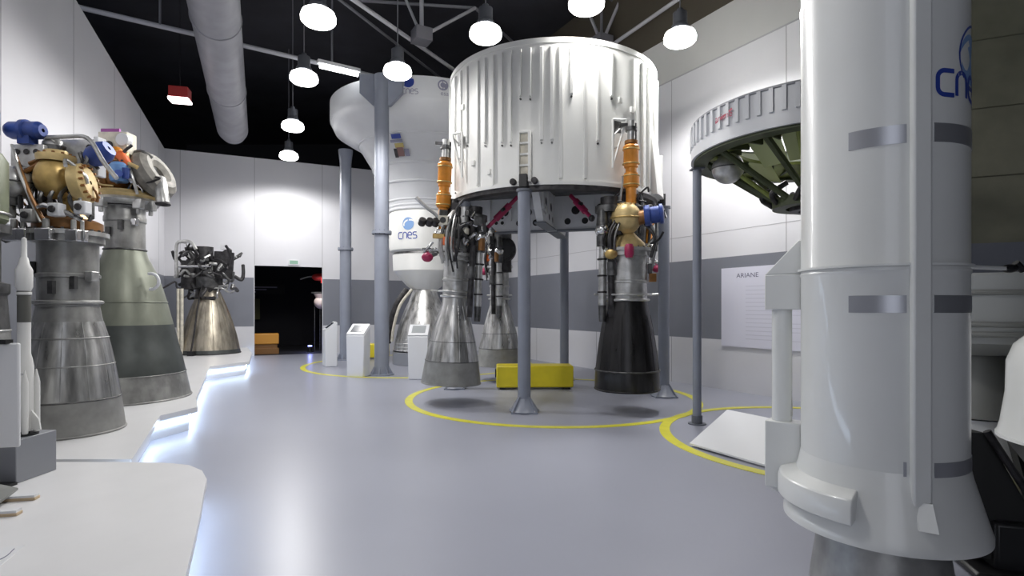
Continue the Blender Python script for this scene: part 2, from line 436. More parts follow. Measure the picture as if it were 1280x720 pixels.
for a, zb, hw in STR:
    m = MB(); a = R(a); d = V((math.cos(a), math.sin(a), 0)); t = V((-d.y, d.x, 0)); cc = V(c)
    def q(rr, s, z): return cc + d * rr + t * s + V((0, 0, z))
    zt = Z1 - .1
    m.hexa([q(RS - .01, -hw, zb), q(RS - .01, hw, zb), q(RS + .035, hw * .75, zb + .02), q(RS + .035, -hw * .75, zb + .02)],
           [q(RS - .01, -hw, zt), q(RS - .01, hw, zt), q(RS + .035, hw * .75, zt - .03), q(RS + .035, -hw * .75, zt - .03)], 'stage_white')
    m.cyl(q(RS - .005, 0, zb - .03), q(RS + .02, 0, zb - .03), .016, 'steel_dark', n=8)
    m.build('stringer', st, True, sharp=20)
# small fixings on the skin
for a, z in ((-152, 4.55), (-146, 4.95), (-143, 4.70), (-137, 3.95), (-60, 4.85), (-52, 4.75), (-126, 3.75)):
    m = MB(); a = R(a); d = V((math.cos(a), math.sin(a), 0)); m.box(V(c) + d * (RS + .01) + V((0, 0, z)), (.05, .07, .09), 'stage_white', rz=a); m.build('skin_fitting', st, True, bevel=.008)
m = MB(); m.lathe([(RS - .005, 4.75), (RS + .03, 4.5), (RS + .13, Z0 + .09), (RS - .005, Z0 + .09)], 'stage_white', c, n=24, a0=R(-34), a1=R(20), close=True); m.build('flared_fairing', st, True)
# hold-down fittings above each post
PA = [-106.8, -12, 78, 163.2]
PR = [1.95, 2.01, 1.95, 1.95]
for a in PA:
    ar = R(a); d = V((math.cos(ar), math.sin(ar), 0)); t = V((-d.y, d.x, 0)); o = V(c) + d * (RS + .03)
    m = MB()
    for s in (-.085, .085): m.box(o + t * s + d * .03 + V((0, 0, Z0 + .5)), (.09, .035, .78), 'stage_white', rz=ar)
    for k in range(5): m.box(o + d * .02 + V((0, 0, Z0 + .2 + k * .17)), (.07, .17, .03), 'stage_white', rz=ar)
    m.box(o + V((0, 0, Z0 + .5)), (.02, .19, .78), 'cream', rz=ar)
    m.build('hold_down_fitting', st, True, bevel=.004)
    m = MB()
    m.box(o + d * .06 + V((0, 0, Z0 + .12)), (.14, .12, .2), 'black', rz=ar)
    for s in (-.17, .17): m.cyl(o + t * s + d * .02 + V((0, 0, Z0 + .12)), o + t * s + d * .1 + V((0, 0, Z0 + .12)), .05, 'iron', n=12)
    m.build('clamp', st, True, bevel=.006)
# small triangular lattice bracket beside each feed line
EA = [-60, -150, 120, 30]
for a in EA:
    ar = R(a + (-5.5 if a == -60 else (6 if a == -150 else 5))); d = V((math.cos(ar), math.sin(ar), 0)); t = V((-d.y, d.x, 0)); o = V(c) + d * (RS + .02)
    sg = 1 if a != -150 else -1
    m = MB()
    def q(s, z, out=.05): return o + t * (s * sg) + d * out + V((0, 0, z))
    m.pipe([q(0, 3.75), q(0, 4.5)], .022, 'stage_white', n=6); m.pipe([q(.2, 4.5, .12), q(0, 4.5)], .02, 'stage_white', n=6)
    m.pipe([q(.2, 4.5, .12), q(0, 3.78)], .02, 'stage_white', n=6); m.pipe([q(0, 4.25), q(.2, 4.45, .12)], .014, 'steel', n=6)
    m.pipe([q(0, 4.05), q(.1, 4.1, .08)], .014, 'steel', n=6); m.box(q(.09, 4.4, .03), (.02, .14, .18), 'steel_dark', rz=ar)
    m.build('lattice_bracket', st, True)
# cross shaped thrust frame under the stage
for k, a in enumerate((-15, 75)):
    ar = R(a); d = V((math.cos(ar), math.sin(ar), 0)); t = V((-d.y, d.x, 0)); o = V(c); hw = 1.65
    m = MB()
    zb, zt = 3.02, Z0 + .25
    for sgn in (-1, 1):
        s0, s1 = (.13, hw) if k else (0, hw)
        def q(u, n_, z): return o + d * (u * sgn) + t * n_ + V((0, 0, z))
        m.hexa([q(s0, -.06, zb), q(1.05, -.06, zb), q(1.05, .06, zb), q(s0, .06, zb)], [q(s0, -.06, zt), q(hw, -.06, zt), q(hw, .06, zt), q(s0, .06, zt)], 'frame_grey')
        m.box(q(.6, 0, zb), (1.0, .2, .025), 'post_dark', rz=ar)
        for u, z, rr in ((.3, 3.18, .06), (.62, 3.18, .06), (.45, 3.38, .08), (.9, 3.4, .08), (.95, 3.2, .035), (1.07, 3.2, .035), (.95, 3.3, .035)):
            for n_ in (-1, 1):
                m.cyl(q(u, n_ * .05, z), q(u, n_ * .064, z), rr, 'black_matte', n=16)
                m.lathe([(rr, 0), (rr + .02, 0), (rr + .02, .01), (rr, .01)], 'frame_grey', q(u, n_ * .06, z), 16, M=Matrix((tuple(d), (0, 0, 1), tuple(t * n_))).transposed(), close=True)
        for u in (.2, .78, 1.2): 
            for n_ in (-1, 1): m.box(q(u, n_ * .075, (zb + zt) / 2 + .1), (.03, .03, zt - zb - .22), 'frame_grey', rz=ar)
    m.build('web_beam', st, True)
# crimson actuator rods
for p0, p1 in (((.10, 9.5, 3.5), (-.45, 9.55, 2.95)), ((1.0, 9.4, 3.5), (1.3, 9.0, 3.05))):
    p0 = V(p0); p1 = V(p1); u = p1 - p0; m = MB()
    m.cyl(p0, p1, .035, 'crimson', n=12); m.cyl(p0 + u * .25, p0 + u * .7, .058, 'crimson', n=14); m.sphere(p1, .055, 'iron', n=12); m.cyl(p0 + u * .42 + V((0, -.05, .02)), p0 + u * .5 + V((0, -.09, .03)), .03, 'iron', n=8)
    m.build('actuator', st, True)

# posts of the stage
def post(loc, label):
    th = thing('support_post', label, 'post', loc, 0, 'posts carrying the ribbed stage')
    m = MB(); m.cyl((0, 0, .02), (0, 0, 3.36), .098, 'post_grey', n=24); m.build('pole', th)
    m = MB(); m.cyl((0, 0, 3.36), (0, 0, 3.40), .12, 'post_dark', n=24); m.build('cap', th)
    m = MB(); m.box((0, 0, .012), (.40, .40, .024), 'post_grey')
    for k in range(4):
        rot = Matrix.Rotation(k * PI / 2 + PI / 4, 3, 'Z')
        def q(x, y, z): return rot @ V((x, y, z))
        m.hexa([q(.09, -.008, .024), q(.26, -.008, .024), q(.26, .008, .024), q(.09, .008, .024)],
               [q(.09, -.008, .24), q(.11, -.008, .24), q(.11, .008, .24), q(.09, .008, .24)], 'post_grey')
    m.lathe([(.24, .024), (.2, .06), (.1, .22)], 'post_grey', n=8)
    for sx in (-.16, .16):
        for sy in (-.16, .16): m.cyl((sx, sy, .024), (sx, sy, .045), .018, 'steel', n=6)
    m.build('base_foot', th)
    return th
PL = ['grey round post standing nearest in front of the ribbed white stage', 'grey post right of the black bell nozzle under the ribbed stage',
      'grey post behind the large yellow block under the ribbed stage', 'grey post hidden behind the silver bell nozzle at left of the ribbed stage']
pp = None
for i, a in enumerate(PA):
    l = (CX + PR[i] * math.cos(R(a)), CY + PR[i] * math.sin(R(a)), 0)
    if pp is None: pp = post(l, PL[i])
    else: dup(pp, l, label=PL[i])

# ------------------------------------------------------------------ engines
def bell(prof, mats, extra=(), th=.014, n=64, cap=None):
    m = MB()
    full = [(r, z) for z, r in prof]
    inner = [(max(.01, r - th), z) for r, z in full][::-1]
    mm = list(mats) + [mats[-1]] + ['steel_dark'] * (len(full) - 1) + [mats[0]]
    m.lathe(full + inner, mats[0], n=n, close=True, mats=mm[:len(full) * 2])
    for r, z, rr, k in extra: m.torus((0, 0, z), r, rr, k, n=n, k=8)
    return m
def rib_lines(m, prof, cnt, mname, z0, z1, r=.004):
    # thin seams running down the bell
    def rad(z):
        for (za, ra), (zb, rb) in zip(prof, prof[1:]):
            if za <= z <= zb: return ra + (rb - ra) * (z - za) / (zb - za)
        return prof[-1][1]
    for i in range(cnt):
        a = 2 * PI * i / cnt; pts = []
        for k in range(7):
            z = z0 + (z1 - z0) * k / 6; rr = rad(z) + .001; pts.append((rr * math.cos(a), rr * math.sin(a), z))
        m.pipe(pts, r, mname, n=5, sm=1)
def viking(label, loc, rz, style, feed=None, tilt=0, group=None):
    e = thing('rocket_engine', label, 'rocket engine', loc, rz, group); e.rotation_euler = (0, tilt, rz)
    if style == 'black':
        prof = [(0, .485), (.03, .495), (.3, .485), (.33, .48), (.62, .445), (.92, .40), (1.15, .35), (1.38, .305)]
        mats = ['noz_black'] * 7; ex = [(.493, .02, .014, 'noz_black'), (.49, .31, .012, 'steel_dark'), (.488, .05, .006, 'steel')]
        rc, zc0, zc1 = .305, 1.38, 2.12; cm = 'steel'; hub = 'gold_pale'
    elif style == 'silver':
        prof = [(0, .5), (.25, .465), (.38, .445), (.7, .38), (.9, .33), (1.1, .275), (1.3, .215), (1.45, .205)]
        mats = ['noz_bottom', 'noz_bottom', 'noz_silver', 'noz_silver', 'noz_silver', 'noz_silver', 'noz_silver']
        ex = [(.498, .01, .008, 'noz_bottom'), (.447, .38, .006, 'steel_dark'), (.38, .7, .005, 'steel_dark')]
        rc, zc0, zc1 = .205, 1.45, 2.12; cm = 'steel'; hub = 'steel'
    else:
        prof = [(0, .5), (.24, .47), (.36, .455), (.7, .40), (.98, .345), (1.15, .295), (1.35, .26)]
        mats = ['noz_bottom', 'noz_bottom', 'noz_silver', 'noz_silver', 'noz_silver', 'noz_grey']
        ex = [(.496, .013, .012, 'noz_bottom'), (.458, .35, .006, 'steel_dark'), (.4, .7, .006, 'noz_grey'), (.345, .98, .009, 'noz_grey'), (.265, 1.32, .012, 'noz_grey')]
        rc, zc0, zc1 = .262, 1.35, 2.04; cm = 'noz_grey'; hub = 'gold'
    m = bell(prof, mats, ex)
    rib_lines(m, prof, 16 if style != 'plinth' else 12, mats[-2], prof[2][0], prof[-2][0])
    m.build('nozzle', e, sharp=50)
    m = MB(); m.lathe([(rc, zc0), (rc, zc0 + .25), (rc + .015, zc0 + .26), (rc + .015, zc0 + .29), (rc, zc0 + .30), (rc, zc1 - .08), (rc + .05, zc1 - .07), (rc + .05, zc1), (.02, zc1)], cm, n=48)
    m.torus((0, 0, zc0), rc + .02, .022, cm, n=48)
    m.build('chamber', e)
    m = MB(); R1 = rc + .09
    m.lathe([(.02, zc1), (R1, zc1), (R1, zc1 + .045), (.02, zc1 + .045)], 'steel', n=48); m.bolts((0, 0, zc1 + .045), R1 - .03, .014, .02, 24, 'steel_dark')
    m.build('injector_flange', e)
    z = zc1 + .045
    m = MB(); m.lathe([(rc * .95, z), (rc * .9, z + .08), (rc * .5, z + .2), (.09, z + .28), (.09, z + .36)], hub, n=40); m.build('injector_dome', e)
    if style == 'plinth':
        zz = z + .42
        m = MB(); m.sphere((-.03, -.12, zz + .12), .19, 'gold', sc=(1, 1, 1.15)); m.lathe([(.16, -.02), (.17, .02), (.17, .05), (.12, .06), (.1, .1), (.03, .1)], 'gold_pale', (-.03, -.12, zz + .3), n=28)
        m.bolts((-.03, -.12, zz + .35), .145, .014, .02, 12, 'brown'); m.build('turbopump', e)
        M = Matrix.Rotation(R(80), 3, 'Y') @ Matrix.Rotation(R(-14), 3, 'X')
        m = MB(); m.lathe([(.02, -.05), (.19, -.05), (.20, -.03), (.20, .05), (.15, .09), (.02, .09)], 'gold_pale', (.24, -.14, zz + .06), n=32, M=M)
        m.bolts((.24, -.14, zz + .06) , .175, .014, .1, 16, 'brown', M=M); m.build('pump_flange', e)
        m = MB(); m.sphere((-.37, -.22, zz + .05), .17, 'steel'); m.cyl((-.37, -.22, zz - .18), (-.37, -.22, zz - .05), .07, 'steel_dark'); m.torus((-.37, -.22, zz + .05), .171, .008, 'steel_dark'); m.build('gas_bottle', e)
        m = MB(); m.box((-.02, .16, zz + .42), (.52, .06, .36), 'steel'); m.box((-.25, .12, zz + .42), (.03, .12, .4), 'steel'); m.box((.24, .12, zz + .40), (.05, .12, .42), 'kiosk'); m.build('back_plate', e, bevel=.008)
        m = MB(); M = Matrix.Rotation(R(90), 3, 'Y')
        m.lathe([(.02, -.2), (.07, -.2), (.09, -.16), (.09, -.05), (.11, -.04), (.11, .0), (.09, .01), (.09, .12), (.06, .16), (.02, .16)], 'blue', (-.34, -.1, zz + .62), n=24, M=M); m.box((-.34, -.1, zz + .52), (.12, .12, .1), 'blue'); m.build('valve', e)
        m = MB(); m.cyl((-.56, -.25, zz + .54), (-.56, -.25, zz + .75), .055, 'blue_pale'); m.sphere((-.56, -.25, zz + .75), .055, 'blue'); m.build('valve', e)
        m = MB(); m.lathe([(.02, -.12), (.08, -.12), (.11, -.06), (.11, .06), (.08, .12), (.02, .12)], 'blue', (.34, -.02, zz + .40), n=24, M=Matrix.Rotation(R(60), 3, 'Y')); m.build('valve', e)
        m = MB(); m.box((-.35, -.05, zz + .36), (.34, .1, .24), 'steel'); 
        for k in (-.1, 0, .1): m.cyl((-.35 + k, -.1, zz + .4), (-.35 + k, -.115, zz + .4), .03, 'iron', n=12)
        m.build('instrument_box', e, bevel=.01)
        for pts, r, mm in (([(-.5, -.3, zz + .62), (-.5, -.3, zz + .1), (-.44, -.32, zz - .35)], .026, 'steel'), ([(-.3, -.28, zz + .3), (-.1, -.34, zz - .1), (.05, -.3, z - .02)], .018, 'brown'),
                           ([(-.34, -.28, zz + .42), (-.2, -.34, zz + .1), (-.02, -.32, zz - .36)], .016, 'steel'),
                           ([(-.35, -.05, zz + .56), (.0, -.05, zz + .57), (.28, -.1, zz + .54), (.55, -.25, zz + .26), (.72, -.3, zz + .08)], .022, 'steel'),
                           ([(-.2, -.2, zz - .3), (.05, -.35, zz - .2), (.3, -.2, zz - .32)], .03, 'chrome')):
            m = MB(); m.pipe(pts, r, mm, n=8); m.build('pipe', e)
        m = MB(); m.lathe([(.27, 0), (.3, .02), (.3, .1), (.24, .13)], 'brown', (0, 0, z), n=32); m.build('manifold', e)
        m = MB()
        for x, y, s in ((.05, -.34, .1), (.26, -.26, .08), (-.3, -.3, .1), (.3, -.2, .06), (-.18, -.34, .06)): m.box((x, y, zc1 - .02), (s * 1.6, s, .12), 'chrome'); m.cyl((x, y, zc1 + .04), (x, y, zc1 + .14), s * .3, 'steel', n=10); m.build('flange_block', e, bevel=.012); m = MB()
        m = MB()
        for x, zq in ((.2, 1.55), (-.2, 1.7), (.05, 1.5)): m.box((x, -math.sqrt(rc * rc - x * x) - .015, zq), (.05, .05, .13), 'steel_dark'); m.build('chamber_fitting', e); m = MB()
        m.box((rc + .03, -.06, 1.62), (.08, .1, .1), 'steel'); m.build('chamber_fitting', e, bevel=.008)
        m = MB(); m.box((-.08, .16, zz + .0), (.34, .2, .5), 'steel_dark'); m.build('mount_frame', e, bevel=.02)
        m = MB(); m.cyl((-.2, .05, zz - .25), (-.2, .05, zz + .5), .1, 'steel_dark'); m.sphere((-.2, .05, zz + .5), .1, 'steel'); m.build('gas_generator', e)
        rnd = random.Random(21)
        for k in range(22):
            x, y = rnd.uniform(-.45, .42), rnd.uniform(-.3, .05); z_ = zz + rnd.uniform(-.35, .35); p = [V((x, y, z_))]
            for j in range(3): p.append(p[-1] + V((rnd.uniform(-.16, .16), rnd.uniform(-.08, .06), rnd.uniform(-.16, .18))))
            m = MB(); m.pipe(p, rnd.choice((.012, .018, .024)), rnd.choice(('steel', 'steel_dark', 'brown', 'iron', 'chrome')), n=7); m.build('pipe', e)
        for x, y, q in ((-.42, -.25, -.24), (.32, -.22, -.2), (-.12, -.33, -.3), (.14, -.32, -.24), (-.5, -.12, -.12)):
            m = MB(); m.box((x, y, zz + q), (.12, .1, .13), 'kiosk' if x > .1 else 'steel'); m.cyl((x, y - .05, zz + q), (x, y - .08, zz + q), .035, 'iron', n=10); m.build('solenoid', e, bevel=.012)
        m = MB()
        for k in range(6): m.pipe([(-.3 + .1 * k, -.2 + .02 * k, zz - .3), (-.28 + .1 * k, -.26, zz - .1), (-.33 + .12 * k, -.1, zz + .1), (-.2 + .08 * k, .0, zz + .28)], .02, 'steel_dark', n=7)
        m.build('harness', e)
    else:
        zz = z + .46
        if style == 'black':
            m = MB(); m.sphere((-.03, -.08, zz), .235, 'gold_pale', sc=(1, 1, 1.05)); m.bolts((-.03, -.08, zz + .2), .12, .016, .03, 10, 'gold')
            m.torus((-.03, -.08, zz), .237, .014, 'gold'); m.build('turbopump', e)
            m = MB(); m.cyl((.08, -.12, zz - .02), (.24, -.2, zz + .02), .12, 'brown', r1=.1); m.build('pump_outlet', e)
            m = MB(); M = V((.95, -.25, .1)).to_track_quat('Z', 'Y').to_matrix()
            m.lathe([(.02, -.02), (.145, -.02), (.16, .0), (.16, .06), (.125, .08), (.125, .2), (.15, .21), (.15, .25), (.1, .27), (.02, .27)], 'blue', (.24, -.2, zz + .02), n=28, M=M)
            m.lathe([(.02, .2701), (.07, .2701), (.07, .285), (.02, .285)], 'black', (.24, -.2, zz + .02), n=20, M=M); m.build('valve', e)
            m = MB(); m.lathe([(.02, -.1), (.05, -.1), (.07, -.05), (.07, .05), (.05, .1), (.02, .1)], 'crimson', (-.05, -.40, zc1 - .02), n=20); m.build('igniter', e)
            m = MB(); m.sphere((-.30, -.3, zc1 - .06), .075, 'gold', sc=(1.3, 1, 1)); m.build('regulator', e)
            m = MB(); m.box((.37, -.1, 1.72), (.1, .1, .13), 'brown'); m.box((.33, -.1, 1.86), (.06, .06, .15), 'steel_dark'); m.build('servo', e, bevel=.01)
            m = MB(); m.pipe([(.3, -.25, zc1 + .1), (.42, -.25, zc1 + .16), (.5, -.22, zc1 + .28)], .018, 'iron'); m.pipe([(.42, -.12, zc1), (.42, -.12, zz - .1), (.38, -.12, zz + .25)], .02, 'steel_dark'); m.build('pipe', e)
        else:
            m = MB(); m.sphere((.02, -.06, zz - .06), .15, 'steel_dark', sc=(1, 1, 1.1)); m.torus((.02, -.06, zz - .06), .155, .02, 'steel'); m.build('turbopump', e)
            m = MB(); m.box((-.22, -.2, zz + .06), (.16, .12, .15), 'cream'); m.cyl((-.22, -.27, zz + .06), (-.22, -.285, zz + .06), .05, 'black', n=14); m.build('instrument_box', e, bevel=.01)
            m = MB(); m.cyl((.12, -.2, zz - .05), (.12, -.2, zz + .3), .075, 'steel'); m.cyl((.12, -.2, zz + .3), (.12, -.2, zz + .38), .1, 'post_dark'); m.cyl((.12, -.2, zz - .15), (.12, -.2, zz - .05), .09, 'cream'); m.build('gas_generator', e)
            m = MB(); m.box((-.12, -.26, zz - .28), (.16, .1, .14), 'orange_red'); m.build('regulator', e, bevel=.015); m = MB(); m.cyl((.42, -.15, zz - .4), (.42, -.15, zz - .2), .06, 'brown'); m.build('accumulator', e); m = MB(); m.box((-.28, -.22, zz - .2), (.2, .08, .08), 'gold'); m.build('valve', e, bevel=.015)
            m = MB(); m.sphere((-.45, -.25, zc1 - .05), .08, 'crimson', n=16, sc=(1.2, 1, 1)); m.cyl((-.45, -.25, zc1 - .05), (-.3, -.2, zc1 + .02), .03, 'steel_dark'); m.build('igniter', e)
            m = MB(); m.cyl((.0, -.02, zc1 + .0), (.0, -.02, zc1 + .12), .17, 'chrome'); m.build('chamber_ring', e)
            m = MB()
            for x in (-.58, -.46, -.36): m.cyl((x, -.2, zz - .02), (x + .04, -.28, zz + .06), .06, 'iron', n=12)
            m.box((-.42, -.15, zz + .04), (.42, .08, .06), 'iron'); m.build('valve_block', e, bevel=.01)
        # turbine exhaust assembly and gas generator at one side
        sx = -1 if style == 'black' else 1
        m = MB(); X = .40 * sx
        m.cyl((X, -.1, 1.3), (X * .97, -.1, 2.2), .06, 'steel'); m.cyl((X, -.1, 1.05), (X, -.1, 1.32), .05, 'steel_dark', r1=.06)
        m.cyl((X, -.1, 2.2), (X, -.1, 2.36), .085, 'steel_dark'); m.sphere((X, -.1, 2.45), .11, 'chrome'); m.cyl((X, -.1, 2.52), (X, -.1, 2.75), .09, 'steel_dark', r1=.07)
        for zq in (1.5, 1.75, 2.0): m.torus((X, -.1, zq), .064, .014, 'iron', n=18)
        m.build('exhaust_duct', e)
        m = MB(); m.cyl((X * .68, -.2, 1.3), (X * .72, -.2, 2.3), .05, 'iron'); m.cyl((X * .68, -.22, 1.75), (X * .7, -.22, 1.95), .07, 'steel_dark'); m.box((X * .7, -.2, 1.22), (.08, .08, .2), 'iron'); m.build('start_cartridge', e)
        rnd = random.Random(5 if style == 'black' else 9)
        m = MB(); m.cyl((sx * .26, .06, zc1 - .1), (sx * .26, .06, zz + .35), .14, 'iron'); m.cyl((sx * .3, .0, zz + .1), (sx * .3, .0, zz + .2), .19, 'steel_dark'); m.build('gas_generator', e)
        for q in range(6):
            x, y, z_ = rnd.uniform(-.42, .36), rnd.uniform(-.3, .0) + (.18 if style == 'black' else 0), zz + rnd.uniform(-.35, .25)
            m = MB(); m.box((x, y, z_), (rnd.uniform(.08, .16), .1, rnd.uniform(.08, .16)), rnd.choice(('iron', 'steel_dark', 'steel')), rz=rnd.uniform(0, 1)); m.build('solenoid', e, bevel=.012)
        for k in range(16):
            x, y = rnd.uniform(-.42, .4), rnd.uniform(-.05 if style == 'black' else -.34, .15); p = [V((x, y, zz + rnd.uniform(-.4, .3)))]
            for j in range(3): p.append(p[-1] + V((rnd.uniform(-.18, .18), rnd.uniform(-.08, .08), rnd.uniform(-.2, .2))))
            m = MB(); m.pipe(p, rnd.choice((.014, .02, .03)), rnd.choice(('iron', 'steel', 'steel_dark', 'chrome')), n=7); m.build('pipe', e)
        for k in range(9):
            a = rnd.choice((rnd.uniform(-PI * .98, -PI * .68), rnd.uniform(-PI * .2, -.02))) if style == 'black' else rnd.uniform(-PI * .95, -.05); a2 = a + rnd.uniform(-.3, .3)
            m = MB(); r0 = rc + .07
            m.pipe([(r0 * math.cos(a), r0 * math.sin(a), zc1 - rnd.uniform(0, .3)), ((r0 + .06) * math.cos(a2), (r0 + .06) * math.sin(a2), zc1 + .2), (.24 * math.cos(a2), .24 * math.sin(a2), zz + rnd.uniform(-.1, .15)), (.1 * math.cos(a), .1 * math.sin(a), zz + .25)],
                   rnd.choice((.014, .02, .026)), rnd.choice(('iron', 'steel', 'steel_dark', 'steel')), n=8); m.build('pipe', e)
        m = MB(); m.torus((0, 0, zc0 + .08), rc + .06, .016, 'steel', n=40); m.pipe([(-rc - .06, 0, zc0 + .08), (-rc - .2, -.02, zc0 + .09)], .016, 'steel'); m.pipe([(rc + .06, 0, zc0 + .08), (rc + .18, -.02, zc0 + .09)], .016, 'steel'); m.build('support_ring', e)
        # gimbal mount up to the stage
        m = MB(); m.cyl((-.1 * sx, .12, zz - .2), (-.12 * sx, .2, 3.1), .1, 'steel_dark'); m.box((-.12 * sx, .22, 2.98), (.3, .3, .12), 'iron')
        m.pipe([(.2, .1, zz - .2), (.25, .15, 2.95)], .03, 'iron'); m.pipe([(-.25, .1, zz - .3), (-.3, .15, 2.95)], .03, 'iron'); m.build('gimbal_mount', e)
    if feed:
        fx, fy, za, zb = feed
        def Z(t): return za + (zb - za) * t
        rr = .12
        prof = [(.075, -.14), (.08, 0), (.08, .2), (.11, .22), (.125, .26), (.125, .42), (.105, .44), (.105, .47), (.085, .49), (.085, .56), (.105, .58), (.105, .62), (.115, .64), (.115, .88), (.125, .9), (.125, .95), (.09, .99), (.02, 1.0)]
        m = MB(); m.lathe([(r, Z(t)) for r, t in prof], 'orange', (fx, fy, 0), n=28)
        for t in (.26, .42, .64, .9): m.torus((fx, fy, Z(t)), .122, .012, 'gold', n=28, k=8)
        m.build('feed_line', e)
        m = MB(); m.cyl((fx, fy, zb - .02), (fx, fy, zb + .36), .06, 'steel'); m.cyl((fx, fy, zb + .2), (fx, fy, zb + .26), .09, 'steel_dark'); m.box((fx - .1, fy, zb + .3), (.16, .05, .04), 'steel_dark'); m.cyl((fx, fy, zb), (fx, fy, zb + .05), .1, 'brown')
        m.cyl((fx + .07, fy + .02, zb + .0), (fx + .07, fy + .02, zb + .33), .02, 'steel_dark'); m.build('feed_line_stub', e)
    return e
EL = []
for a in EA: EL.append((CX + 2.05 * math.cos(R(a)), CY + 2.05 * math.sin(R(a)), .33))
GE = 'engines under the ribbed stage'
e_r = viking('engine with black bell nozzle and gold pump hanging at right under the ribbed stage', EL[0], 0, 'black', (.06, -.02, 2.93, 3.78), group=GE)
e_l = viking('engine with shiny silver bell nozzle hanging at left under the ribbed stage', EL[1], 0, 'silver', (-.26, .02, 2.72, 3.72), tilt=R(2.5), group=GE)
e_b = dup(e_l, EL[2], R(-90), 'silver engine hanging behind the front post, left of the large yellow block'); e_b.rotation_euler = (0, 0, R(-75))
dd = V((.966, -.26, 0)); p = V((.27, .01, 2.5)); m = MB(); m.cyl(p, p + dd * .14, .29, 'iron', r1=.27, n=32); m.cyl(p + dd * .14, p + dd * .17, .2, 'black', n=28); m.build('turbine_housing', e_b)
e_h = dup(e_l, EL[3], R(180), 'silver engine hidden behind the black bell nozzle under the ribbed stage'); e_h.rotation_euler = (0, 0, R(170))

# left display: engine 1
viking('grey silver engine with gold pumps on the plinth behind the model rocket', (-4.66, 5.8, .30), 0, 'plinth')
# large engine with green bell
e = thing('rocket_engine', 'large engine with green and black banded bell nozzle on the white plinth', 'rocket engine', (-5.55, 7.92, .30))
prof = [(0, .83), (.05, .815), (.36, .755), (.62, .70), (.64, .69), (1.05, .595), (1.40, .51), (1.76, .405), (2.0, .285), (2.12, .25)]
m = bell(prof, ['noz_grey', 'noz_grey', 'noz_band', 'noz_band', 'noz_band', 'noz_green', 'noz_green', 'noz_green', 'noz_green'], [(.825, .014, .012, 'noz_grey'), (.52, 1.37, .008, 'noz_green'), (.76, .36, .006, 'noz_grey')])
m.build('nozzle', e, sharp=50)
m = MB(); m.lathe([(.25, 2.1), (.245, 2.5), (.26, 2.52), (.26, 2.58), (.25, 2.6), (.25, 2.72)], 'noz_grey', n=40); m.torus((0, 0, 2.12), .255, .014, 'steel_dark', n=40)
for x, z in ((-.05, 2.35), (.12, 2.45)): m.box((x, -.26, z), (.06, .05, .13), 'steel_dark')
m.build('chamber', e)
m = MB(); m.lathe([(.02, 2.72), (.3, 2.72), (.40, 2.76), (.43, 2.80), (.40, 2.84), (.02, 2.84)], 'steel', n=48); m.torus((0, 0, 2.74), .32, .02, 'iron'); m.build('injector_flange', e)
m = MB(); m.lathe([(.4, 2.84), (.42, 2.88), (.36, 2.94), (.2, 2.96)], 'gold_pale', n=40); m.build('injector_ring', e)
m = MB(); M = Matrix.Rotation(R(90), 3, 'Y')
m.lathe([(.02, -.32), (.2, -.32), (.24, -.28), (.24, -.1), (.22, -.06), (.22, .15), (.18, .2), (.02, .2)], 'brown', (-.08, -.06, 3.16), n=32, M=M); m.torus((-.1, -.06, 3.16), .235, .018, 'brown', M=M); m.build('turbopump', e)
m = MB(); m.box((0, .12, 3.2), (.8, .3, .5), 'steel_dark'); m.build('mount_frame', e, bevel=.03)
m = MB(); m.lathe([(.02, -.1), (.1, -.1), (.12, -.06), (.12, .06), (.1, .1), (.02, .1)], 'blue', (-.34, -.24, 3.46), n=24, M=Matrix.Rotation(R(70), 3, 'Y')); m.build('valve', e)
rnd = random.Random(8)
for k in range(20):
    p = [V((rnd.uniform(-.35, .5), rnd.uniform(-.36, -.1), rnd.uniform(2.9, 3.5)))]
    for j in range(3): p.append(p[-1] + V((rnd.uniform(-.18, .18), rnd.uniform(-.08, .06), rnd.uniform(-.14, .14))))
    m = MB(); m.pipe(p, rnd.choice((.014, .02, .028)), rnd.choice(('steel', 'steel_dark', 'iron', 'gold_pale', 'chrome')), n=7); m.build('pipe', e)
m = MB(); m.lathe([(.02, -.14), (.1, -.14), (.12, -.1), (.12, .08), (.09, .12), (.02, .12)], 'blue_pale', (.16, -.34, 3.16), n=24); m.cyl((.2, -.44, 3.1), (.26, -.5, 3.1), .05, 'blue', n=14); m.cyl((.26, -.36, 3.05), (.26, -.36, 3.2), .06, 'blue', n=14); m.build('valve', e)
m = MB(); m.torus((.38, .04, 3.2), .22, .145, 'manifold_grey', M=Matrix.Rotation(R(62), 3, 'Y'), n=36); m.build('exhaust_manifold', e)
m = MB(); m.pipe([(.5, -.02, 3.12), (.58, -.1, 2.98), (.62, -.14, 2.84), (.64, -.15, 2.76)], .085, 'steel', n=16); m.torus((.64, -.15, 2.75), .075, .022, 'iron', n=20); m.build('exhaust_pipe', e)
m = MB(); m.box((.02, -.18, 3.58), (.4, .2, .3), 'cream'); m.cyl((-.02, -.29, 3.54), (-.02, -.305, 3.54), .06, 'black', n=16); m.cyl((.16, -.3, 3.62), (.16, -.2, 3.62), .09, 'kiosk', n=20); m.build('control_box', e, bevel=.03)
m = MB(); m.box((-.06, -.2, 3.76), (.26, .04, .07), 'pink'); m.build('name_plate', e, bevel=.006)
m = MB(); m.pipe([(-.06, -.28, 3.42), (.08, -.34, 3.44), (.2, -.34, 3.36), (.24, -.3, 3.26)], .065, 'orange_red', n=14); m.sphere((.12, -.34, 3.42), .085, 'orange', n=16); m.build('pressure_regulator', e)
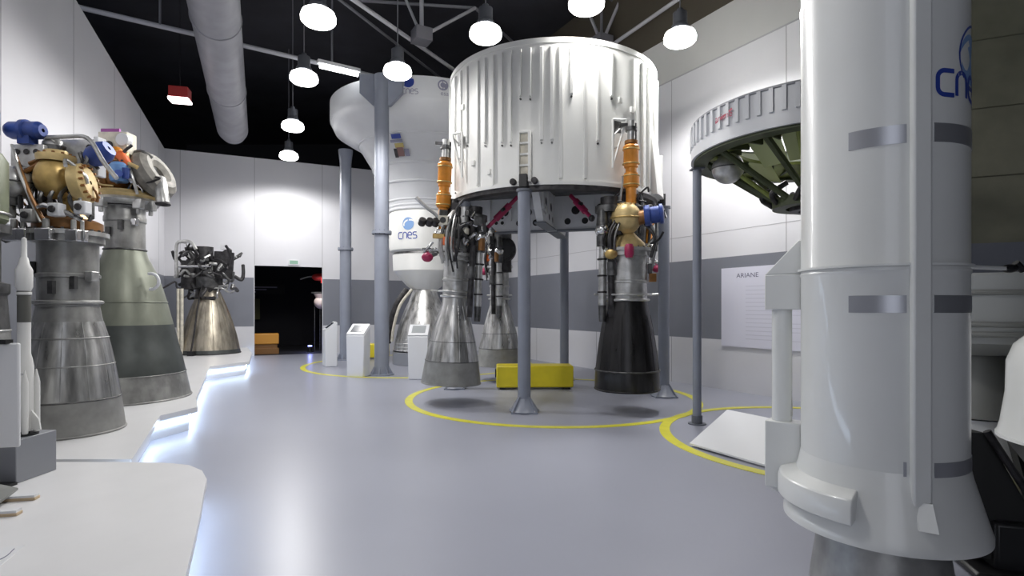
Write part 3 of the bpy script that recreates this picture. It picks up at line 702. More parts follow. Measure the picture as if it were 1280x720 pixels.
for pts, r, mm in (([(.24, -.3, 3.3), (.34, -.35, 3.1), (.38, -.3, 2.86)], .02, 'steel'), ([(-.3, -.2, 2.9), (-.4, -.3, 3.1), (-.38, -.24, 3.3)], .025, 'chrome'), ([(.1, -.1, 3.44), (.3, -.12, 3.5), (.42, -.05, 3.42)], .03, 'steel_dark')):
    m = MB(); m.pipe(pts, r, mm, n=8); m.build('pipe', e)
m = MB()
for x, y in ((.34, -.22), (-.3, -.3), (.4, -.05), (-.05, -.4)): m.box((x, y, 2.74), (.12, .1, .14), 'steel'); m.cyl((x, y, 2.6), (x, y, 2.68), .03, 'steel', n=10); m.build('flange_block', e, bevel=.012); m = MB()
m = MB(); m.torus((.5, -.2, 1.66), .11, .022, 'kiosk', M=Matrix.Rotation(R(90), 3, 'X'), n=24, a0=-PI * .55, a1=PI * .6); m.build('lifting_handle', e)
m = MB(); m.box((.235, -.14, 2.5), (.08, .08, .1), 'chrome'); m.build('chamber_fitting', e, bevel=.01)

# narrow engine cut by the frame edge
e = thing('rocket_engine', 'tall narrow engine with olive tank cut by the left frame edge', 'rocket engine', (-4.60, 4.62, .30))
prof = [(0, .34), (.3, .34), (.7, .32), (1.1, .30), (1.4, .28)]
bell(prof, ['noz_grey', 'noz_grey', 'noz_grey', 'steel_dark'], [(.34, .02, .012, 'noz_grey'), (.3, 1.1, .01, 'steel')]).build('nozzle', e, sharp=50)
m = MB(); m.lathe([(.28, 1.4), (.3, 1.42), (.3, 1.5), (.24, 1.52), (.24, 1.9), (.31, 1.93), (.31, 2.0), (.02, 2.0)], 'steel_dark', n=36); m.build('chamber', e)
m = MB(); m.lathe([(.25, 2.0), (.29, 2.05), (.29, 2.55), (.25, 2.62), (.02, 2.66)], 'olive_tank', n=36); m.torus((0, 0, 2.1), .295, .012, 'steel'); m.build('tank', e)
m = MB(); m.pipe([(.26, -.2, 1.5), (.33, -.18, 1.8), (.32, -.18, 2.5), (.2, -.12, 2.75)], .02, 'steel'); m.pipe([(.1, -.3, 1.45), (.12, -.34, 1.9), (.1, -.31, 2.4)], .025, 'steel'); m.build('pipe', e)

# distant engine with bronze bell
e = thing('rocket_engine', 'distant engine with bronze bell nozzle and tangle of dark pipes on the plinth', 'rocket engine', (-8.55, 15.6, .30))
prof = [(0, .80), (.12, .775), (.5, .70), (.9, .59), (1.25, .47), (1.55, .35), (1.8, .24)]
m = bell(prof, ['noz_band', 'noz_bronze', 'noz_bronze', 'noz_bronze', 'noz_bronze', 'noz_bronze'], [(.795, .016, .015, 'iron')]); rib_lines(m, prof, 20, 'noz_bronze', .12, 1.8, .006)
m.build('nozzle', e, sharp=50)
m = MB(); m.lathe([(.24, 1.75), (.34, 1.85), (.34, 2.15), (.2, 2.25), (.2, 2.4), (.02, 2.4)], 'steel_dark', n=32); m.build('chamber', e)
for x in (-.46, -.36):
    m = MB(); m.cyl((x, -.7, .0), (x, -.7, 1.8), .04, 'cream', n=12); m.build('support_pole', e)
m = MB(); m.pipe([(.0, -.9, .12), (-.01, -.76, .5), (0, -.58, 1.3), (0, -.36, 1.9)], .022, 'iron'); m.box((0, -.88, .06), (.16, .14, .12), 'black'); m.build('drain_line', e)
rnd = random.Random(3)
for k in range(80):
    m = MB(); a = rnd.uniform(0, 2 * PI); r0 = rnd.uniform(.1, .8); zz = rnd.uniform(1.75, 2.9)
    p = [V((r0 * math.cos(a), .6 * r0 * math.sin(a) - .1, zz))]
    for j in range(3): p.append(p[-1] + V((rnd.uniform(-.28, .28), rnd.uniform(-.2, .2), rnd.uniform(-.25, .28))))
    for q in p: q.x = max(-.88, min(.8, q.x)); q.z = max(1.55, min(3.15, q.z)); q.y = max(-.7, min(.6, q.y))
    m.pipe(p, rnd.choice((.025, .035, .05)), rnd.choice(('iron', 'steel_dark', 'iron', 'steel')), n=8); m.build('pipe', e)
m = MB(); m.pipe([(-.75, -.3, 2.2), (-.75, -.3, 3.0), (-.6, -.3, 3.12), (-.35, -.3, 3.1), (-.2, -.3, 2.9)], .045, 'steel', n=10); m.build('pipe', e)
m = MB(); m.cyl((-.15, 0, 2.2), (-.15, 0, 3.0), .24, 'iron', n=14); m.cyl((.4, -.05, 2.1), (.45, -.05, 2.85), .26, 'iron', n=14); m.cyl((-.5, -.05, 1.8), (-.5, -.05, 2.6), .24, 'iron', n=14); m.build('turbopump', e)
m = MB(); m.pipe([(-.6, -.45, 2.42), (.3, -.45, 2.42)], .035, 'chrome'); m.box((.6, -.35, 2.95), (.16, .1, .12), 'chrome'); m.build('crossbar', e)

# ------------------------------------------------------------------ plinths
def inset(pts, d):
    out = []
    for i in range(len(pts)):
        a = V(pts[max(i - 1, 0)]); b = V(pts[i]); c2 = V(pts[min(i + 1, len(pts) - 1)])
        n = V((0, 0))
        for u in ((b - a), (c2 - b)):
            if u.length > 1e-6: u = u.normalized(); n += V((-u.y, u.x))
        n.normalize()
        k = 1.0
        u = (c2 - b) if (c2 - b).length > 1e-6 else (b - a)
        u = u.normalized(); k = max(.5, n.dot(V((-u.y, u.x))))
        p = b + n * (d / k); out.append((p.x, p.y))
    return out
def plinth(name, label, front, back, ztop=.30, lip=.07, led_z=(.13, .165)):
    # front: polyline from near to far (room on its right side); back: closing points
    P0 = front[0]
    th = thing(name, label, 'plinth', (P0[0], P0[1], 0))
    m = MB(); m.prism(front + back, ztop - lip, ztop, 'plinth'); m.build('top_slab', th, True, bevel=.012)
    f2 = inset(front, .10)
    m = MB(); m.prism(f2 + back, 0, ztop - lip, 'plinth'); m.build('riser', th, True)
    a = inset(front, .095); b = inset(front, .075); m = MB()
    for i in range(len(front) - 1):
        m.hexa([(*a[i], led_z[0]), (*a[i + 1], led_z[0]), (*b[i + 1], led_z[0]), (*b[i], led_z[0])],
               [(*a[i], led_z[1]), (*a[i + 1], led_z[1]), (*b[i + 1], led_z[1]), (*b[i], led_z[1])], 'led')
    m.build('led_strip', th, True)
    return th
def lwx(y): return -6.95 - .459 * (y - 8.8) + .12
plat = [(-3.25, 4.72), (-4.22, 6.62), (-4.10, 7.20), (-4.55, 7.95), (-6.62, 12.1), (-6.28, 13.2), (-7.35, 15.6), (-8.55, 17.85)]
plinth('display_plinth', 'long white zigzag plinth with glowing base along the left wall', plat, [(-10.5, 16.95), (lwx(10), 10), (lwx(4.72), 4.72)])
slab = [(-1.20, 1.95), (-1.573, 2.66), (-1.79, 3.12), (-1.99, 3.53), (-2.15, 3.85), (-2.30, 4.16), (-2.46, 4.38), (-2.65, 4.53), (-2.85, 4.59), (-3.05, 4.61), (-3.3, 4.62)]
plinth('display_plinth', 'white rounded-corner slab plinth in the near left foreground', slab, [(lwx(4.62), 4.62), (lwx(1.95), 1.95)], ztop=.305)

# model rocket on grey box
mb = MB(); bx = (-3.80, 4.22)
m = MB(); m.box((bx[0] - .06 - .0, bx[1], .305 + .16), (.46, .36, .32), 'box_grey'); tag(m.build('pedestal_box', bevel=.006), 'grey box pedestal under the white model rocket', 'pedestal')
zb = .625
th = thing('model_rocket', 'slim white model rocket with dark band standing on the grey box', 'model rocket', (bx[0] + .07, bx[1], zb))
m = MB(); m.lathe([(.02, .03), (.075, .03), (.085, .06), (.085, .52), (.072, .58), (.058, .62), (.058, .86)], 'model_white', n=28)
m.lathe([(.058, .86), (.06, .86), (.06, 1.05), (.058, 1.06), (.066, 1.07), (.066, 1.09), (.058, 1.1), (.076, 1.13), (.076, 1.26), (.05, 1.30), (.036, 1.35), (.026, 1.36), (.022, 1.50), (.003, 1.51)], 'model_white', n=28,
        mats=['model_dark'] * 4 + ['model_white', 'model_dark', 'model_white'] + ['model_white'] * 6)
m.v = [V((p.x * .7, p.y * .7, p.z)) for p in m.v]; m.build('body', th)
for k in range(4):
    a = R(45 + 90 * k); m = MB(); d = V((math.cos(a), math.sin(a), 0))
    m.lathe([(.003, .0), (.02, .02), (.023, .06), (.023, .4), (.003, .5)], 'model_white', d * .072, n=14); m.build('booster', th)
for k in range(4):
    a = R(90 * k); m = MB(); d = V((math.cos(a), math.sin(a), 0)); t = V((-d.y, d.x, 0)) * .006
    m.hexa([d * .05 - t + V((0, 0, .04)), d * .13 - t + V((0, 0, .04)), d * .13 + t + V((0, 0, .04)), d * .05 + t + V((0, 0, .04))],
           [d * .05 - t + V((0, 0, .2)), d * .115 - t + V((0, 0, .12)), d * .115 + t + V((0, 0, .12)), d * .05 + t + V((0, 0, .2))], 'model_white'); m.build('fin', th)
m = MB(); m.cyl((0, 0, 0), (0, 0, .05), .035, 'black'); m.cyl((0, 0, 0), (0, 0, .012), .09, 'black'); m.build('stand', th)
m = MB(); f = on_cyl(0, 0, .061, R(-58), .47); m.box((0, 0, 0), (.0001, .0001, .0001), 'ink') if False else None
text_on(m, 'esa', .03, f, 'ink'); stroke(m, [(-.02, -.03), (.02, -.03)], .006, f, 'ink'); m.build('lettering', th)
# white information panel at the frame edge
th = thing('sign_panel', 'white upright panel on dark foot at the left frame edge', 'sign', (-3.60, 3.88, .305))
m = MB(); m.box((-.16, .0, .67), (.52, .03, .74), 'kiosk', rz=R(12)); m.build('board', th, bevel=.012)
m = MB(); m.box((-.16, .04, .24), (.06, .04, .48), 'black'); m.box((-.16, .05, .01), (.3, .2, .02), 'black'); m.build('stand', th)
m = MB(); m.box((-.16, .03, 1.05), (.4, .06, .03), 'black'); m.build('top_clip', th)
# sloping label board on two wooden feet
th = thing('label_board', 'sloping grey label board on two wooden feet on the near slab', 'label board', (-3.45, 3.55, .305))
q = [(-3.40, 3.80), (-3.70, 3.72), (-3.74, 3.28), (-3.22, 3.40)]
m = MB(); m.hexa([(*q[0], .342), (*q[1], .38), (*q[2], .38), (*q[3], .342)], [(*q[0], .356), (*q[1], .46), (*q[2], .46), (*q[3], .356)], 'bell_grey'); m.build('board', th, True)
for x, y in ((-3.33, 3.70), (-3.20, 3.42)):
    m = MB(); m.box((x, y, .315), (.26, .06, .02), 'wood', rz=R(12)); m.build('foot', th, True, bevel=.004)
    m = MB(); m.box((x, y, .3325), (.25, .056, .015), 'kiosk', rz=R(12)); m.build('foot_cap', th, True)
m = MB(); m.box((-2.78, 2.75, .3065), (.42, .38, .003), 'kiosk', rz=R(20))
m.pipe([(-2.66, 2.95, .309), (-2.62, 2.84, .309), (-2.66, 2.72, .309), (-2.74, 2.6, .309)], .0025, 'ink', n=5)
tag(m.build('paper_sheet'), 'thin white sheet with a curved line lying on the near slab', 'paper')

# ------------------------------------------------------------------ white conical thrust frame with second ring
FX, FY = -2.5, 15.8
th = thing('rocket_tail_section', 'white funnel-shaped rocket tail section with logos on tall grey columns', 'rocket section', (FX, FY, 2.0))
c = (FX, FY, 0)
m = MB(); m.lathe([(2.56, 6.62), (2.58, 6.66), (2.58, 7.16), (2.50, 7.18), (2.48, 6.7)], 'frame_white', c, n=96, close=True); m.build('ring_band', th, True)
m = MB(); m.lathe([(2.56, 6.64), (2.46, 6.42), (2.10, 6.2), (1.86, 6.08), (1.80, 6.02), (1.62, 5.72), (1.45, 5.45), (1.40, 5.3), (1.28, 5.0), (1.22, 4.9), (1.08, 4.55), (1.02, 4.42), (.98, 4.24)], 'frame_white', c, n=96); m.build('cone_shell', th, True)
m = MB(); m.lathe([(.01, 6.7), (2.5, 6.7)], 'frame_white', c, n=64); m.build('closure_plate', th, True)
for r, z in ((1.82, 6.06), (1.42, 5.40), (1.25, 4.96), (1.05, 4.52), (1.0, 4.38), (.99, 4.28)):
    m = MB(); m.torus((FX, FY, z), r, .035, 'frame_white', n=80, k=8); m.build('stiffener_ring', th, True)
m = MB(); m.lathe([(.94, 4.26), (.99, 4.22), (1.0, 4.1), (1.0, 3.3), (.97, 3.18), (.88, 3.12), (.02, 3.12)], 'stage_white', c, n=72); m.build('drum', th, True)
m = MB(); m.lathe([(.90, 3.06), (.88, 2.62), (.5, 2.2), (.36, 2.1)], 'stage_white', c, n=60); m.lathe([(.88, 3.13), (.90, 3.06)], 'steel_dark', c, n=60); m.build('lower_cone', th, True)
m = MB(); f = on_cyl(FX, FY, 2.59, R(-88.5), 6.91)
disc2(m, -.05, .09, .14, f, 'logo_blue'); stroke(m, arc(.0, .06, .16, .12, 200, 20, 10), .025, f, 'frame_white'); cnes_word(m, -.22, -.2, .12, f, 'logo_grey')
disc2(m, .78, .06, .13, f, 'logo_grey'); stroke(m, arc(.78, .06, .08, .08, 30, 300, 10), .03, f, 'frame_white'); text_on(m, 'esa', .16, lambda x, y: f(x + .82, y - .14), 'logo_grey'); m.build('ring_logos', th, True)
m = MB(); f = on_cyl(FX, FY, 1.01, R(-107), 3.55)
disc2(m, -.0, .30, .17, f, 'logo_pale'); stroke(m, arc(.05, .28, .18, .12, 200, 20, 10), .04, f, 'stage_white'); cnes_word(m, -.32, -.1, .17, f, 'logo_blue'); m.build('drum_logo', th, True)
# coloured crest on the cone
m = MB(); g0 = on_cyl(FX, FY, 0, 0, 0)
def cone_fn(u, v):
    z = 5.82 + v; rr = 1.70 + (z - 5.75) * .63 + .03; a = R(-104) + u / rr
    return (FX + rr * math.cos(a), FY + rr * math.sin(a), z)
for u, v, w_, h_, k in ((0, .12, .26, .10, 'logo_blue'), (-.02, .02, .34, .06, 'logo_grey'), (.03, -.08, .24, .1, 'emblem_gold'), (-.1, -.24, .1, .2, 'iron'), (.03, -.22, .18, .2, 'emblem_brown'), (.2, -.24, .12, .16, 'logo_grey')):
    m.add([cone_fn(u - w_ / 2, v - h_ / 2), cone_fn(u + w_ / 2, v - h_ / 2), cone_fn(u + w_ / 2, v + h_ / 2), cone_fn(u - w_ / 2, v + h_ / 2)], [(0, 1, 2, 3)], k)
m.build('crest', th, True)
# engine under frame
e = thing('rocket_engine', 'silver engine bell with horizontal ridges below the white funnel frame', 'rocket engine', (FX, FY, .35))
prof = [(0, .88), (.3, .84), (.7, .74), (1.1, .60), (1.45, .44), (1.7, .34), (1.78, .33)]
bell(prof, ['noz_silver'] * 6, [(.88 - .01 * k - .0034 * k * k, .05 + .1 * k, .012, 'noz_silver') for k in range(13)] + [(.87, .021, .02, 'iron')]).build('nozzle', e, sharp=50)
m = MB(); m.lathe([(.33, 1.76), (.36, 1.78), (.36, 1.84), (.02, 1.84)], 'iron', n=32); m.build('chamber', e)
m = MB(); m.pipe([(-.45, -.3, 1.75), (-.72, -.42, 1.3), (-.9, -.4, .7), (-.98, -.35, .25)], .09, 'iron', n=12); m.build('exhaust_pipe', e)
m = MB(); m.pipe([(-.3, -.35, 1.75), (-.6, -.52, 1.3), (-.78, -.5, .7), (-.84, -.45, .3)], .04, 'cream', n=10); m.build('drain_line', e)
# stand under the bell
m = MB(); m.cyl((FX, FY, 0), (FX, FY, .33), .9, 'box_grey', n=48); m.ring(.86, .9, .33, .345, 'box_grey', c); tag(m.build('engine_stand', bevel=.01), 'low grey round stand under the ridged silver bell', 'stand')

def column(loc, r, h, zf, label, plate):
    t = thing('support_column', label, 'column', loc, 0, 'columns of the funnel frame')
    m = MB(); m.cyl((0, 0, .03), (0, 0, h), r, 'post_grey', n=32); m.build('shaft', t)
    m = MB(); m.cyl((0, 0, zf - .035), (0, 0, zf + .035), r + .06, 'post_grey', n=32); m.bolts((0, 0, zf - .05), r + .035, .014, .1, 12, 'post_dark'); m.build('splice_flange', t)
    m = MB(); m.cyl((0, 0, 0), (0, 0, .03), r + .12, 'post_grey', n=32)
    for k in range(8):
        a = 2 * PI * k / 8; d = V((math.cos(a), math.sin(a), 0)); n_ = V((-d.y, d.x, 0)) * .008
        m.hexa([d * r - n_ + V((0, 0, .03)), d * (r + .1) - n_ + V((0, 0, .03)), d * (r + .1) + n_ + V((0, 0, .03)), d * r + n_ + V((0, 0, .03))],
               [d * r - n_ + V((0, 0, .2)), d * (r + .01) - n_ + V((0, 0, .2)), d * (r + .01) + n_ + V((0, 0, .2)), d * r + n_ + V((0, 0, .2))], 'post_grey')
    m.build('base_foot', t)
    m = MB()
    if plate:
        pts = [(-.52, h + .02), (.50, h + .02), (.50, h - .42), (.2, h - .72), (-.2, h - .72), (-.52, h - .42)]
        n = len(pts); y0, y1 = r * -.2, r * .55
        ang = Matrix.Rotation(plate, 3, 'Z')
        vs = [ang @ V((x, y0, z)) for x, z in pts] + [ang @ V((x, y1, z)) for x, z in pts]
        m.add(vs, [list(range(n)), list(range(n, 2 * n))[::-1]] + [(i, n + i, n + (i + 1) % n, (i + 1) % n) for i in range(n)], 'post_grey')
    else:
        m.lathe([(r, h - .4), (r * 1.25, h - .05), (r * 1.25, h), (.01, h)], 'post_grey', n=24)
    m.build('head_plate', t)
    return t
column((-3.08, 13.05, 0), .17, 7.08, 3.36, 'thick grey column in front of the white funnel frame', R(-2))
column((-5.05, 16.75, 0), .17, 6.36, 3.36, 'grey column at the left end under the funnel frame', 0)
column((-.4, 17.3, 0), .17, 6.36, 3.36, 'grey column behind the ribbed stage under the funnel frame', 0)

# kiosks
def kiosk(loc, rz, label, scr='screen'):
    t = thing('information_kiosk', label, 'kiosk', loc, rz, 'white information kiosks')
    m = MB(); m.hexa([(-.21, -.16, 0), (.21, -.16, 0), (.21, .16, 0), (-.21, .16, 0)], [(-.23, -.16, .95), (.23, -.16, .95), (.23, .16, 1.2), (-.23, .16, 1.2)], 'kiosk'); m.build('body', t, bevel=.02)
    m = MB()
    def q(x, s, o=0): return (x, -.15 + .29 * s - o * .5, .965 + .225 * s + o)
    m.hexa([q(-.22, 0, 0), q(.22, 0, 0), q(.22, 1, 0), q(-.22, 1, 0)], [q(-.22, 0, .02), q(.22, 0, .02), q(.22, 1, .02), q(-.22, 1, .02)], 'kiosk'); m.build('bezel', t)
    m = MB(); m.hexa([q(-.15, .2, .015), q(.15, .2, .015), q(.15, .85, .015), q(-.15, .85, .015)], [q(-.15, .2, .026), q(.15, .2, .026), q(.15, .85, .026), q(-.15, .85, .026)], scr); m.build('screen', t)
    return t
kiosk((-3.56, 12.8, 0), R(-14), 'white kiosk with dark screen left of the thick grey column')
kiosk((-2.08, 12.35, 0), R(0), 'white kiosk with pale grey screen beside the silver bell nozzle', 'screen_grey')
kiosk((-4.95, 15.0, 0), R(-62), 'white kiosk seen from the side in front of the left column')
# yellow floor blocks
def fblock(loc, rz, L, label):
    t = thing('ballast_block', label, 'block', loc, rz)
    m = MB(); m.box((0, 0, .25), (L, .5, .42), 'yellow_block'); m.build('body', t, bevel=.025)
    m = MB()
    for x in (-L / 2 + .12, L / 2 - .12): m.box((x, 0, .02), (.12, .42, .04), 'black')
    m.build('foot', t)
    m = MB(); m.box((-L / 2 - .01, 0, .3), (.03, .16, .16), 'black'); m.build('end_cap', t, bevel=.006)
    return t
fblock((.44, 10.95, 0), R(2), 1.5, 'large yellow block on the floor behind the front post')
fblock((-4.25, 17.3, 0), R(5), .75, 'small yellow block far back between the grey columns')

# ------------------------------------------------------------------ equipment bay ring on the right
GX, GY, GR, GZ0, GZ1 = 3.85, 7.0, 1.49, 3.56, 3.95
th = thing('equipment_bay', 'white ribbed ring with green framework inside raised on slim posts', 'rocket section', (GX, GY, GZ0))
c = (GX, GY, 0)
m = MB(); m.lathe([(GR, GZ0), (GR, GZ1), (GR - .03, GZ1), (GR - .03, GZ0)], 'frame_white', c, n=96, close=True); m.build('outer_wall', th, True)
m = MB(); m.ring(GR - .04, GR + .02, GZ1, GZ1 + .025, 'box_grey', c, n=96); m.build('top_rim', th, True)
m = MB(); m.ring(GR - .08, GR + .015, GZ0 - .03, GZ0 + .1, 'frame_white', c, n=96); m.build('lower_flange', th, True)
for i in range(72):
    a = 2 * PI * i / 72; d = V((math.cos(a), math.sin(a), 0)); m = MB()
    m.box(V(c) + d * (GR + .012) + V((0, 0, (GZ0 + .1 + GZ1) / 2 + .02)), (.03, .045, GZ1 - GZ0 - .13), 'frame_white', rz=a); m.build('stringer', th, True)
m = MB(); m.lathe([(GR - .08, GZ0 - .035), (GR - .08, GZ0 + .05), (.9, GZ0 + .12), (.9, GZ0 + .08)], 'veb_green', c, n=72, close=True); m.build('shelf', th, True)
m = MB(); m.ring(GR - .2, GR - .02, GZ0 - .06, GZ0 - .031, 'veb_dark', c, n=96); m.build('inner_ring', th, True)
for i in range(24):
    a = 2 * PI * (i + .5) / 24; d = V((math.cos(a), math.sin(a), 0)); m = MB()
    m.box(V(c) + d * 1.14 + V((0, 0, GZ0 + .035)), (.48, .03, .07), 'veb_dark', rz=a); m.build('shelf_rib', th, True)
HZ = 2.92
for i in range(12):
    a = 2 * PI * i / 12 + .15; d = V((math.cos(a), math.sin(a), 0)); d2 = V((math.cos(a + .26), math.sin(a + .26), 0)); m = MB()
    m.pipe([V(c) + d * 1.3 + V((0, 0, GZ0 - .02)), V(c) + d2 * .42 + V((0, 0, HZ))], .04, 'veb_dark', n=8, sm=1)
    if i % 2: m.pipe([V(c) + d2 * 1.24 + V((0, 0, GZ0 - .02)), V(c) + d2 * .42 + V((0, 0, HZ))], .03, 'veb_green', n=8, sm=1)
    m.build('strut', th, True)
for i in (1, 3, 6, 7, 9, 11):
    a = 2 * PI * i / 12 + .15; a2 = a + .5; q = []
    for aa, rr, zz in ((a, .92, GZ0 + .06), (a2, .92, GZ0 + .06), (a2, .7, HZ + .42), (a, .7, HZ + .42)): q.append(V(c) + V((rr * math.cos(aa), rr * math.sin(aa), zz)))
    m = MB(); m.hexa(q, [p + V((0, 0, .015)) for p in q], 'veb_pale'); m.build('web_panel', th, True)
m = MB(); m.ring(.34, .5, HZ - .06, HZ + .06, 'veb_dark', c, n=48); m.ring(.2, .3, HZ - .1, HZ, 'iron', c, n=32); m.build('hub_ring', th, True)
m = MB()
for i in range(10):
    a = 2 * PI * i / 10; m.pipe([V(c) + V((.5 * math.cos(a), .5 * math.sin(a), HZ)), V(c) + V((.62 * math.cos(a + .2), .62 * math.sin(a + .2), HZ + .1)), V(c) + V((.5 * math.cos(a + .4), .5 * math.sin(a + .4), HZ + .22))], .035, 'iron', n=8)
m.build('hub_piping', th, True)
for a in (171, 60, -40, 300 - 90 + 80):
    m = MB(); p = V(c) + V((1.06 * math.cos(R(a)), 1.06 * math.sin(R(a)), GZ0 - .16)); m.sphere(p, .2, 'steel'); m.torus(p, .2, .008, 'steel_dark', n=28); m.cyl(p + V((0, 0, .18)), p + V((0, 0, .24)), .05, 'steel_dark'); m.build('gas_bottle', th, True)
m = MB(); f = on_cyl(GX, GY, GR + .03, R(-157), (GZ0 + GZ1) / 2 + .06)
text_on(m, 'ariane', .11, f, 'red_mark'); stroke(m, [(-.13, -.04), (.13, .05)], .025, f, 'red_mark'); m.build('lettering', th, True)
def slim(loc, label):
    t = thing('support_post', label, 'post', loc, 0, 'slim posts under the green ring')
    m = MB(); m.cyl((0, 0, .015), (0, 0, GZ0 - .075), .058, 'post_grey', n=20); m.build('pole', t)
    m = MB(); m.cyl((0, 0, 0), (0, 0, .015), .12, 'post_dark', n=20); m.cyl((0, 0, .015), (0, 0, .12), .072, 'post_dark', n=20); m.build('base_foot', t)
    m = MB(); m.box((0, 0, GZ0 - .07), (.16, .16, .02), 'post_dark'); m.build('cap', t)
    return t
s0 = slim((GX + 1.43 * math.cos(R(157)), GY + 1.43 * math.sin(R(157)), 0), 'slim grey post under the left end of the green ring')
for a in (37, -112): dup(s0, (GX + 1.43 * math.cos(R(a)), GY + 1.43 * math.sin(R(a)), 0), label='slim grey post under the green ring hidden behind the near white rocket' if a == 37 else 'slim grey post under the near side of the green ring behind the white rocket')
# white sloping label board on the floor
th = thing('floor_label_board', 'blank white sloping board on the floor inside the right yellow ring', 'label board', (2.05, 6.2, 0))
A = V((2.04, 6.34, .0)); B = V((2.60, 5.30, .0)); n_ = V((B.y - A.y, -(B.x - A.x), 0)).normalized() * -1
m = MB(); up = n_ * .62 + V((0, 0, .33))
A0 = A + V((0, 0, .02)); B0 = B + V((0, 0, .02))
tk = V((0, 0, .02))
m.hexa([A0, B0, B0 + up, A0 + up], [A0 + tk, B0 + tk, B0 + up + tk, A0 + up + tk], 'kiosk'); m.build('board', th, True)
m = MB()
for u in (.12, .88):
    p = A.lerp(B, u); q = p + n_ * .56; m.hexa([p + V((-.01, 0, 0)), p + V((.01, 0, 0)), q + V((.01, 0, 0)), q + V((-.01, 0, 0))], [p + V((-.01, 0, .02)), p + V((.01, 0, .02)), q + V((.01, 0, .31)), q + V((-.01, 0, .31))], 'box_grey')
m.build('side_support', th, True)

# wall poster on the right wall
def rw_t(px):   # wall parameter of a viewing direction measured on the photograph
    k = (px - 640) / 690; d = (RW.d.x - k * RW.d.y); return (k * RW.p0.y - RW.p0.x) / d
t0 = rw_t(903); t1 = t0 + 2.6
th = thing('wall_poster', 'white text poster headed in capitals on the grey band of the right wall', 'poster', RW(t0, -.03, .85))
m = MB(); RW.slab(m, t0, t1, -.03, -.012, .85, 2.35, 'paper'); m.build('board', th, True)
m = MB(); tc = rw_t(935.5); lo_ = text_geo('ARIANE', .12)
m.add([RW(tc + x * 1.15, -.032, 2.19 + y) for x, y in lo_[0]], lo_[1], 'ink'); m.build('title', th, True)
m = MB()
for k in range(14): RW.slab(m, t0 + .55, t0 + (1.9 if k % 4 else 1.4), -.0315, -.03, 1.98 - k * .075, 1.995 - k * .075, 'paper_text')
m.build('text_lines', th, True)

# ------------------------------------------------------------------ near white rocket on the right
QX, QY, QR = 2.0, 3.0, .382
th = thing('booster_rocket', 'tall white rocket with grey bell nozzle standing nearest on the right', 'rocket', (QX, QY, 0))
c = (QX, QY, 0); TOC = math.atan2(-QY, -QX)    # direction from the rocket to the photographer's place
def fa(deg): return TOC - R(deg)              # positive = left in the picture
m = MB(); m.lathe([(QR, .80), (QR, 1.765), (QR + .006, 1.78), (QR, 1.795), (QR, 3.26), (QR + .006, 3.28), (QR, 3.3), (QR, 6.0), (QR * .9, 6.4), (QR * .6, 7.0), (.02, 7.5)], 'rocket_white', c, n=96); m.build('body', th, True)
m = MB(); m.lathe([(QR, .80), (QR + .012, .74), (.462, .50), (.472, .47), (.472, .44), (.455, .44), (.37, .78)], 'rocket_white', c, n=96); m.build('tail_skirt', th, True)
m = MB(); m.lathe([(.02, .62), (.36, .62)], 'iron', c, n=48); m.build('tail_closure', th, True)
m = MB(); m.lathe([(.345, .012), (.335, .12), (.31, .30), (.28, .46), (.24, .60), (.22, .60), (.26, .44), (.315, .12), (.33, .012)], 'noz_grey', c, n=64, close=True); m.build('nozzle', th, True, sharp=50)
for z, h in ((2.43, .045), (1.615, .042), (.825, .035)):
    m = MB(); m.lathe([(QR, z - h), (QR + .003, z - h), (QR + .003, z + h), (QR, z + h)], 'band_silver', c, n=64, a0=fa(-88), a1=fa(-34), close=True); m.lathe([(QR, z - h), (QR + .003, z - h), (QR + .003, z + h), (QR, z + h)], 'band_silver', c, n=96, a0=fa(-16) , a1=fa(20) if z > 1 else fa(-14), close=True); m.build('silver_band', th, True)
m = MB(); m.ring(QR - .01, QR + .016, 1.80, 1.812, 'rocket_white', c, n=96)
m.build('flange', th, True)
m = MB()
d = V((math.cos(fa(-24)), math.sin(fa(-24)), 0)); rz = fa(-24)
m.box(V(c) + d * (QR + .012) + V((0, 0, 3.3)), (.045, .085, 5.3), 'rocket_white', rz=rz); m.build('cable_duct', th, True, bevel=.012)
m = MB(); tp = V(c) + d * (QR + .034)
m.hexa([tp + V((0, 0, .56)) + d * .05 + V((-.03, .02, 0)), tp + V((0, 0, .56)) + d * .05 + V((.03, -.02, 0)), tp + d * -.04 + V((.03, -.02, .56)), tp + d * -.04 + V((-.03, .02, .56))],
       [tp + V((-.03, .02, .68)) , tp + V((.03, -.02, .68)), tp + d * -.05 + V((.03, -.02, .68)), tp + d * -.05 + V((-.03, .02, .68))], 'rocket_white'); m.build('duct_fairing', th, True)
# curved bumper block on the skirt
m = MB(); m.lathe([(.41, .56), (.50, .54), (.50, .635), (.49, .665), (.40, .70)], 'rocket_white', c, n=28, a0=fa(105), a1=fa(13), close=True); m.build('skirt_fairing', th, True, bevel=.008)
